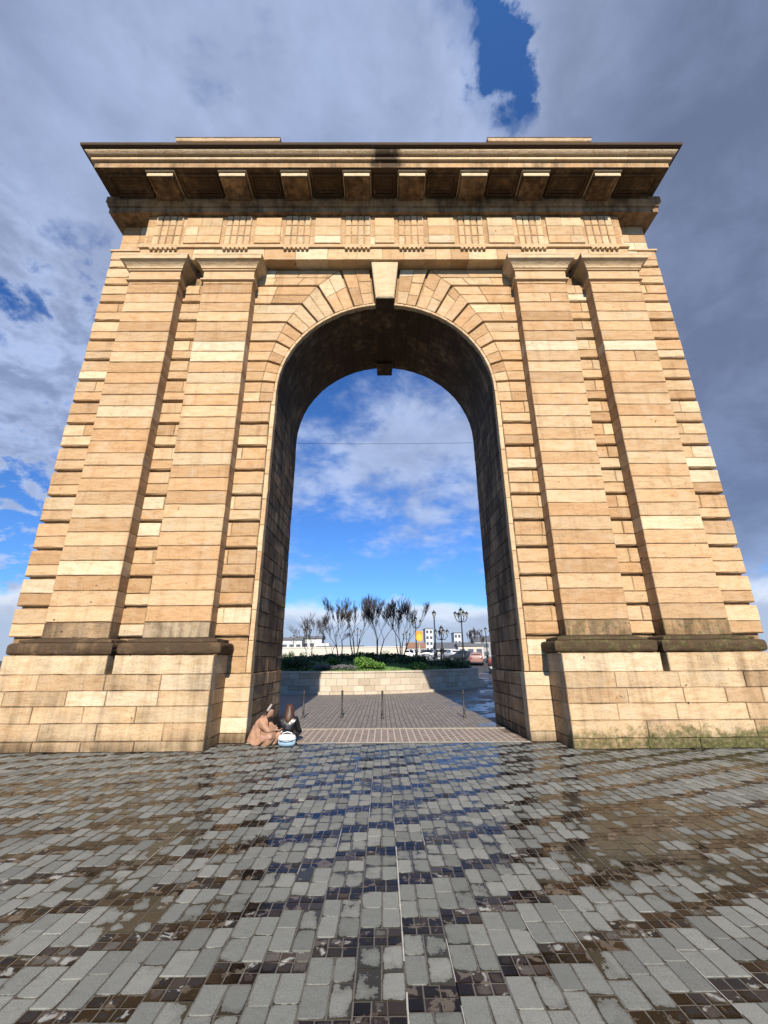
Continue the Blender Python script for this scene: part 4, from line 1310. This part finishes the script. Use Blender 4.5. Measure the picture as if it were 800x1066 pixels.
def hand_joints(J, E, root, wrist, d, side, s=1.0):
    d = Vector(d).normalized(); sd = Vector(side).normalized(); dn = d.cross(sd)
    w = Vector(wrist)
    J[root+'palm'] = (tuple(w+d*.05*s), (.034*s, .018*s)); E.append((root, root+'palm'))
    for i, (o_, l) in enumerate(((-.03,.062),(-.01,.075),(.01,.07),(.03,.055))):
        a = w+d*.085*s+sd*o_*s; b = a+d*l*.5*s+dn*.010; c = b+d*l*.4*s+dn*.025
        for nme, q, r in (('a', a, .010), ('b', b, .009), ('c', c, .008)): J[f'{root}f{i}{nme}'] = (tuple(q), r*s)
        E += [(root+'palm', f'{root}f{i}a'), (f'{root}f{i}a', f'{root}f{i}b'), (f'{root}f{i}b', f'{root}f{i}c')]
    a = w+d*.03*s-sd*.04*s; b = a+d*.03*s-sd*.015*s
    J[root+'ta'] = (tuple(a), .011*s); J[root+'tb'] = (tuple(b), .009*s); E += [(root+'palm', root+'ta'), (root+'ta', root+'tb')]

# person in the camel coat: sits on the ground against the pier, side-on, bent forward to the right (+x)
p1 = empty('person', (-2.72, 9.74, -.004), 0, 'seated person in a long camel coat and pale headband, bent forward by the left pier', 'person')
J = {'pelvis': ((-.02,0,.13), (.13,.15)), 'spine': ((-.03,0,.30), (.11,.14)), 'chest': ((.04,0,.45), (.11,.15)), 'neck': ((.10,0,.545), .05), 'headb': ((.13,0,.58), .05)}
E = [('pelvis','spine'),('spine','chest'),('chest','neck'),('neck','headb')]
for s_, y in (('l', .17), ('r', -.17)):
    J['sh'+s_] = ((.06, y*.95, .48), .062); J['el'+s_] = ((.20, y*1.15, .30), .045); J['wr'+s_] = ((.34, y*.5, .30), .032)
    E += [('chest','sh'+s_),('sh'+s_,'el'+s_),('el'+s_,'wr'+s_)]
    hand_joints(J, E, 'wr'+s_, (.34, y*.5, .30), (1,-y*1.2,-.1), (0,1,0), .9)
    J['hp'+s_] = ((.02, y*.6, .11), .09); J['kn'+s_] = ((.30, y*1.25, .20), .065); J['an'+s_] = ((.22, -y*.3, .055), .042); J['to'+s_] = ((.36, -y*.5, .045), .035)
    E += [('pelvis','hp'+s_),('hp'+s_,'kn'+s_),('kn'+s_,'an'+s_),('an'+s_,'to'+s_)]
b1 = skin_fig('body', J, E, SKIN, p1)
mb = MB(); f, up, rt = head_mesh((.165,0,.635), .92, (.86,.12,-.5), mb); join_into(b1, mb, SKIN)
# coat: torso, skirt spread over the folded legs, sleeves
J = {'pelvis': ((-.05,0,.16), (.17,.20)), 'seat': ((-.06,0,.06), (.17,.22)), 'spine': ((-.05,0,.31), (.135,.175)), 'chest': ((.03,0,.45), (.125,.18)), 'collar': ((.085,0,.53), (.075,.085)),
     'lap': ((.12,0,.15), (.15,.27)), 'hem': ((.28,0,.12), (.125,.29)), 'hem2': ((.40,-.02,.05), (.05,.27))}
E = [('pelvis','seat'),('pelvis','spine'),('spine','chest'),('chest','collar'),('pelvis','lap'),('lap','hem'),('hem','hem2')]
for s_, y in (('l', .17), ('r', -.17)):
    J['sh'+s_] = ((.055, y, .475), .085); J['el'+s_] = ((.20, y*1.2, .295), .068); J['wr'+s_] = ((.315, y*.62, .30), .05)
    E += [('chest','sh'+s_),('sh'+s_,'el'+s_),('el'+s_,'wr'+s_)]
    J['kn'+s_] = ((.29, y*1.25, .20), .115); E += [('lap','kn'+s_)]
ct = skin_fig('coat', J, E, COAT, p1, 3)
for v in ct.data.vertices:                     # folds of the cloth, running down from the shoulders
    q_ = v.co; a_ = math.atan2(q_.y, q_.x+.05)
    fold = math.sin(a_*9+q_.z*7+2*noise.noise(Vector((q_.x*5, q_.y*5, q_.z*3))))*.008*min(1, max(.2, (.55-q_.z)*3))
    v.co = q_+v.normal*(fold+.007*noise.noise(q_*14))
mb = MB()
pat = [((.13,-.212,.20)),(.19,-.213,.20),(.20,-.218,.10),(.12,-.218,.10)]
def hair_cap(name, c, s, f, up, rt, mat, parent, long=0.0, back=.02):
    mb = MB(); n = 16; rings = []
    prof = [(.135,.02),(.125,.055),(.10,.078),(.06,.092),(.02,.096),(-.03,.092),(-.07,.08)]
    if long: prof = [(.13,.02),(.12,.055),(.09,.08),(.05,.092),(.01,.098),(-.03,.102),(-.07,.108),(-.11,.116),(-.12-long*.5,.122),(-.12-long,.10),(-.16-long,.03)]
    for z, r in prof:
        row = []
        for k in range(n):
            a = 2*math.pi*k/n; fy = math.sin(a)
            rr_ = r*(1+.05*math.sin(7*a+z*30)+.04*math.sin(11*a-z*17))
            d = fy*rr_*1.15
            if fy > 0 and z < .075: d = d*.1-.01       # leave the face free
            p = Vector(c)+(rt*(rr_*math.cos(a))+f*(d-back)+up*z)*s
            row.append(tuple(p))
        rings.append(row)
    vs = [q for r in rings for q in r]; fs = []
    for i in range(len(rings)-1):
        for k in range(n): fs.append((i*n+k,(i)*n+(k+1)%n,(i+1)*n+(k+1)%n,(i+1)*n+k))
    fs.append(tuple(range(n))); fs.append(tuple((len(rings)-1)*n+k for k in range(n))[::-1])
    mb.add(vs, fs); return mb.build(name, mat, parent, True)
hair_cap('hair', (.165,0,.635), .98, f, up, rt, HAIRD, p1)
# headband over the crown, ear to ear
mb = MB(); c = Vector((.165,0,.635)); pts = []
for i in range(17):
    a = math.pi*(-.08+1.16*i/16)
    pts.append(c+rt*(.094*math.cos(a))-f*.045+up*(.03+.115*math.sin(a)))
for k_ in range(3):
    mb.tube([tuple(p-f*(.012*(k_-1))) for p in pts], .009, 6)
mb.build('headband', BAND, p1, True)
# black bag held on the lap
e = empty('shoulder_bag', (-2.28, 9.78, -.004), 0, 'black bag lying between the two seated people', 'bag')
mb = MB(); mb.lathe([(.05,0),(.11,.02),(.125,.10),(.115,.22),(.09,.30),(.05,.33)], n=14, sx=1.0, sy=.8); mb.build('body', LEATH, e, True)
mb = MB(); mb.tube([(-.08,0,.30),(-.06,-.01,.38),(0,-.01,.41),(.06,-.01,.38),(.08,0,.30)], .009, 6); mb.build('strap', LEATH, e, True)

# person in the black leather jacket: back towards us, long brown hair
p2 = empty('person', (-2.20, 10.02, -.012), 0, 'seated person in a black leather jacket seen from behind, long brown hair', 'person')
J = {'pelvis': ((0,0,.12), (.15,.12)), 'spine': ((0,-.01,.30), (.13,.10)), 'chest': ((0,.03,.44), (.15,.10)), 'neck': ((0,.06,.54), .05), 'headb': ((0,.08,.58), .05)}
E = [('pelvis','spine'),('spine','chest'),('chest','neck'),('neck','headb')]
for s_, x in (('l', -.17), ('r', .17)):
    J['sh'+s_] = ((x*.95,.03,.46), .062); J['el'+s_] = ((x*1.2,.10,.26), .045); J['wr'+s_] = ((x*.75,.30,.24), .032)
    E += [('chest','sh'+s_),('sh'+s_,'el'+s_),('el'+s_,'wr'+s_)]
    hand_joints(J, E, 'wr'+s_, (x*.75,.30,.24), (-x,1,0), (1,0,0), .9)
    J['hp'+s_] = ((x*.6,.05,.11), .09); J['kn'+s_] = ((x*1.3,.34,.22), .065); J['an'+s_] = ((-x*.2,.36,.06), .042); J['to'+s_] = ((-x*.5,.48,.045), .035)
    E += [('pelvis','hp'+s_),('hp'+s_,'kn'+s_),('kn'+s_,'an'+s_),('an'+s_,'to'+s_)]
b2 = skin_fig('body', J, E, SKIN, p2)
mb = MB(); f, up, rt = head_mesh((0,.11,.63), .9, (-.25,.85,-.42), mb); join_into(b2, mb, SKIN)
hair_cap('hair', (0,.10,.63), .98, Vector((-.2,.9,-.2)).normalized(), Vector((0,.2,.97)).normalized(), Vector((.95,.2,0)).normalized(), HAIRB, p2, .15, .03)
J = {'waist': ((0,0,.10), (.175,.14)), 'spine': ((0,-.01,.28), (.155,.125)), 'chest': ((0,.02,.43), (.17,.125)), 'collar': ((0,.05,.52), (.08,.075))}
E = [('waist','spine'),('spine','chest'),('chest','collar')]
for s_, x in (('l', -.17), ('r', .17)):
    J['sh'+s_] = ((x,.02,.455), .08); J['el'+s_] = ((x*1.25,.09,.26), .064); J['wr'+s_] = ((x*.85,.26,.24), .05)
    E += [('chest','sh'+s_),('sh'+s_,'el'+s_),('el'+s_,'wr'+s_)]
skin_fig('jacket', J, E, LEATH, p2)
J = {'waist': ((0,.02,.11), (.165,.13))}; E = []
for s_, x in (('l', -.17), ('r', .17)):
    J['hp'+s_] = ((x*.6,.07,.12), .10); J['kn'+s_] = ((x*1.3,.34,.22), .078); J['an'+s_] = ((-x*.1,.36,.075), .055)
    E += [('waist','hp'+s_),('hp'+s_,'kn'+s_),('kn'+s_,'an'+s_)]
skin_fig('trousers', J, E, JEAN, p2)
# white and pale blue bag behind that person
WBAG = simple('white_bag_cloth', (.72,.73,.74), .6, var=.06); BBAG = simple('pale_blue_bag_cloth', (.34,.52,.68), .6, var=.1)
e = empty('handbag', (-2.12, 9.62, -.004), 0, 'white bag with a pale blue front standing behind the black jacket', 'bag')
mb = MB(); mb.lathe([(.09,0),(.165,.012),(.185,.06),(.18,.12)], n=20, sx=1, sy=.5); mb.build('body', BBAG, e, True)
mb = MB(); mb.lathe([(.184,.115),(.192,.125),(.19,.16),(.165,.205),(.10,.222),(.02,.225)], n=20, sx=1, sy=.52); mb.build('flap', WBAG, e, True)
mb = MB(); mb.tube([(-.17,-.02,.125),(-.12,-.085,.10),(0,-.10,.09),(.12,-.085,.10),(.17,-.02,.125)], .008, 6); mb.build('piping', LEATH, e, True)
mb = MB(); mb.tube([(-.12,0,.19),(-.09,0,.245),(0,0,.265),(.09,0,.245),(.12,0,.19)], .011, 6); mb.build('handle', WBAG, e, True)

# scooter rider on the far right road
y = 45.0; x = far(510, y)
e = empty('motor_scooter', (x, y, zt(x,y)-.012), R(85), 'pale green motor scooter passing beside the right pier', 'scooter')
MINT = paintm('pale_green_paint', (.42,.55,.50))
for sx in (-.62, .62):
    mb = MB(); m = 16
    vs = [(sx+.24*math.cos(2*math.pi*k/m), yy, .24+.24*math.sin(2*math.pi*k/m)) for yy in (-.05,.05) for k in range(m)]
    mb.add(vs, [tuple(range(m)), tuple(range(2*m-1,m-1,-1))]+[(k,(k+1)%m,m+(k+1)%m,m+k) for k in range(m)]); mb.build('wheel', RUB, e)
mb = MB(); mb.tube([(.55,0,.45),(.42,0,.75),(.34,0,.95)], [.09,.17,.12], 10); mb.tube([(.45,0,.32),(0,0,.27),(-.3,0,.38)], [.12,.15,.17], 10); mb.tube([(-.2,0,.5),(-.5,0,.56),(-.85,0,.55)], [.16,.2,.1], 10); mb.build('body', MINT, e, True)
mb = MB(); mb.tube([(-.1,0,.72),(-.45,0,.76),(-.75,0,.74)], [.1,.15,.09], 8); mb.build('seat', LEATH, e, True)
mb = MB(); mb.tube([(.34,-.32,1.0),(.36,0,1.03),(.34,.32,1.0)], .022, 6); mb.build('handlebar', IRON, e, True)
p3 = empty('person', (x, y, zt(x,y)-.012), R(85), 'rider in a dark red jacket and pale helmet on the scooter', 'person')
REDJ = simple('dark_red_jacket', (.20,.04,.04), .7)
J = {'pelvis': ((-.32,0,.92), (.15,.13)), 'spine': ((-.30,0,1.12), (.13,.11)), 'chest': ((-.22,0,1.32), (.15,.12)), 'neck': ((-.19,0,1.44), .06), 'headb': ((-.18,0,1.5), .06)}
E = [('pelvis','spine'),('spine','chest'),('chest','neck'),('neck','headb')]
for s_, yy in (('l', .18), ('r', -.18)):
    J['sh'+s_] = ((-.2, yy, 1.36), .07); J['el'+s_] = ((.06, yy*1.5, 1.13), .05); J['wr'+s_] = ((.27, yy*1.45, 1.05), .035)
    hand_joints(J, E, 'wr'+s_, (.27, yy*1.45, 1.05), (1,0,-.2), (0,1,0), .8)
    J['kn'+s_] = ((.12, yy*.95, .80), .075); J['an'+s_] = ((.05, yy*.8, .42), .05); J['to'+s_] = ((.22, yy*.85, .38), .04)
    E += [('chest','sh'+s_),('sh'+s_,'el'+s_),('el'+s_,'wr'+s_),('pelvis','kn'+s_),('kn'+s_,'an'+s_),('an'+s_,'to'+s_)]
b3 = skin_fig('body', J, E, REDJ, p3, 1)
mb = MB(); mb.lathe([(.05,-.12),(.12,-.08),(.145,.0),(.14,.08),(.09,.14),(.02,.16)], (-.17,0,1.62), 14); mb.build('helmet', BAND, p3, True)

# ------------------------------------------------------------------ sun, sky, camera
ELEV, AZ = 33.0, 1.6          # the sun stands behind the camera, a little to the right
sd = Vector((math.sin(R(AZ))*math.cos(R(ELEV)), -math.cos(R(AZ))*math.cos(R(ELEV)), math.sin(R(ELEV))))
sun = bpy.data.lights.new('sun', 'SUN'); sun.energy = 5.0; sun.angle = R(.55); sun.color = (1.0, .90, .76)
so = bpy.data.objects.new('sun', sun); col.objects.link(so); so.rotation_euler = sd.to_track_quat('Z', 'Y').to_euler(); so.location = (5, -30, 30)
w = bpy.data.worlds.new('World'); scene.world = w; w.use_nodes = True
nt = NT(w.node_tree); nt.n.clear()
out = nt.new('ShaderNodeOutputWorld'); bg = nt.new('ShaderNodeBackground'); nt.l.new(bg.outputs[0], out.inputs[0])
sky = nt.new('ShaderNodeTexSky', sky_type='NISHITA'); sky.sun_disc = False
sky.sun_elevation = R(ELEV); sky.sun_rotation = R(180-AZ); sky.altitude = 20; sky.air_density = 1.0; sky.dust_density = .05; sky.ozone_density = 2.2
d = nt.vmath('NORMALIZE', nt.new('ShaderNodeTexCoord').outputs['Generated'])
SKYNODES = True
x, y, z = nt.sep(d)
zc = nt.math('MAXIMUM', z, 0.0)
den = nt.math('ADD', zc, .34)
pl = nt.comb(nt.math('DIVIDE', x, den), nt.math('DIVIDE', y, den), 0.0)      # cloud layer seen from below
n1 = nt.noise(nt.vmath('ADD', pl, (2.35, .4, 0)), 1.9, 9, .57, .25)
n2 = nt.noise(nt.vmath('ADD', pl, (5.2, 1.7, 0)), 5.2, 8, .6, .2)
n4 = nt.noise(nt.vmath('ADD', pl, (8.2, 3.7, 0)), 11.0, 6, .6, .2)
n3 = nt.noise(nt.vmath('ADD', pl, (1.3, 9.1, 0)), .55, 4, .5, .2)
body = nt.math('ADD', nt.math('MULTIPLY', n1, .52), nt.math('ADD', nt.math('MULTIPLY', n2, .32), nt.math('MULTIPLY', n4, .16)))
def bell(v, c, w):
    t = nt.math('MULTIPLY', nt.math('SUBTRACT', v, c), 1.0/w)
    return nt.math('EXPONENT', nt.math('MULTIPLY', nt.math('MULTIPLY', t, t), -1.0))
# where the big cloud masses stand
high = nt.mapr(z, .52, .80)                                          # overcast veil overhead
right = nt.math('MULTIPLY', nt.mapr(x, .16, .42), nt.mapr(z, .05, .25))   # slate bank to the right
left = nt.math('MULTIPLY', nt.mapr(x, -.22, -.42), nt.math('MULTIPLY', nt.mapr(z, .02, .12), nt.mapr(z, .75, .6)))
zs = nt.math('MAXIMUM', z, .05)
px_ = nt.math('DIVIDE', x, zs); py_ = nt.math('DIVIDE', y, zs)
px_ = nt.math('ADD', px_, nt.math('MULTIPLY', nt.math('SUBTRACT', n2, .5), .34))
px_ = nt.math('ADD', px_, nt.math('MULTIPLY', nt.math('SUBTRACT', n4, .5), .30))
gc = nt.math('ADD', .165, nt.math('MULTIPLY', nt.math('SUBTRACT', py_, .376), .66))
gap = nt.math('MULTIPLY', bell(nt.math('SUBTRACT', px_, gc), 0.0, .050), nt.mapr(z, .82, .89))
rim = nt.math('MULTIPLY', bell(nt.math('SUBTRACT', px_, gc), .15, .09), nt.mapr(z, .80, .87))
cover = nt.math('ADD', nt.math('MULTIPLY', high, .22), nt.math('ADD', nt.math('MULTIPLY', right, .30), nt.math('MULTIPLY', left, nt.mapr(n4, .35, .65, -.03, .16))))
cover = nt.math('SUBTRACT', cover, nt.math('MULTIPLY', gap, .34))
mid = nt.math('MULTIPLY', bell(z, .45, .17), .125)                     # broken cloud in the opening
cover = nt.math('ADD', cover, mid)
dens = nt.math('ADD', body, cover)
cl = nt.mapr(dens, .515, .665)
# bank of cumulus low on the horizon
az = nt.math('DIVIDE', x, nt.math('MAXIMUM', y, .05))
hn = nt.noise(nt.comb(nt.math('MULTIPLY', az, 3.0), nt.math('MULTIPLY', z, 7.0), 0.0), 1.3, 8, .58, .3)
bank_top = nt.math('ADD', .115, nt.math('MULTIPLY', nt.math('SUBTRACT', hn, .5), .16))
bank = nt.mapr(nt.math('SUBTRACT', bank_top, z), -.012, .02)
bank = nt.math('MULTIPLY', bank, nt.mapr(y, .0, .3))
# cloud colour: bright where thin, blue-grey where thick
thick = nt.mapr(dens, .60, .92)
ccol = nt.mix(thick, (4.3, 5.2, 7.4, 1), (2.15, 2.7, 4.15, 1))
ccol = nt.mix(nt.math('MULTIPLY', right, .80), ccol, (1.75, 2.15, 3.2, 1))
ccol = nt.mix(nt.math('MULTIPLY', rim, .6), ccol, (3.3, 3.9, 5.5, 1))
shade = nt.mapr(n2, .35, .65, .84, 1.14)
ccol = nt.mix(1.0, ccol, nt.comb(shade, shade, shade), 'MULTIPLY')
bcol = nt.mix(nt.mapr(nt.math('SUBTRACT', bank_top, z), .004, .05), (7.6, 8.1, 9.0, 1), (4.2, 4.9, 6.4, 1))
base = nt.mix(1.0, sky.outputs[0], nt.mix(nt.mapr(z, .75, .95), (.46, .84, 1.42, 1), (.72, 1.25, 1.9, 1)), 'MULTIPLY')
front = nt.mapr(y, -.35, .15, .12, 1)        # clouds thinned out behind the camera to cut fill light on the facade
c = nt.mix(nt.math('MULTIPLY', nt.math('MULTIPLY', cl, .86), front), base, ccol)
c = nt.mix(nt.math('MULTIPLY', bank, .9), c, bcol)
nt.put(bg.inputs['Color'], c); bg.inputs['Strength'].default_value = .067

cam = bpy.data.cameras.new('camera'); co = bpy.data.objects.new('camera', cam); col.objects.link(co)
co.location = (-.119, -.31, 1.7)
cam.sensor_fit = 'VERTICAL'; cam.sensor_height = 36; cam.lens = 36*442.4/1066; cam.clip_start = .05; cam.clip_end = 6000
M = Matrix.Rotation(R(-.292), 4, 'Z') @ Matrix.Rotation(R(90+19.045), 4, 'X') @ Matrix.Rotation(R(-.335), 4, 'Z')
co.rotation_euler = M.to_euler()
scene.camera = co
vs = scene.view_settings
vs.view_transform = 'Standard'; vs.look = 'None'; vs.exposure = 0.72; vs.gamma = 1.0; vs.use_curve_mapping = False
scene.cycles.max_bounces = 6; scene.cycles.diffuse_bounces = 1; scene.cycles.use_denoising = True
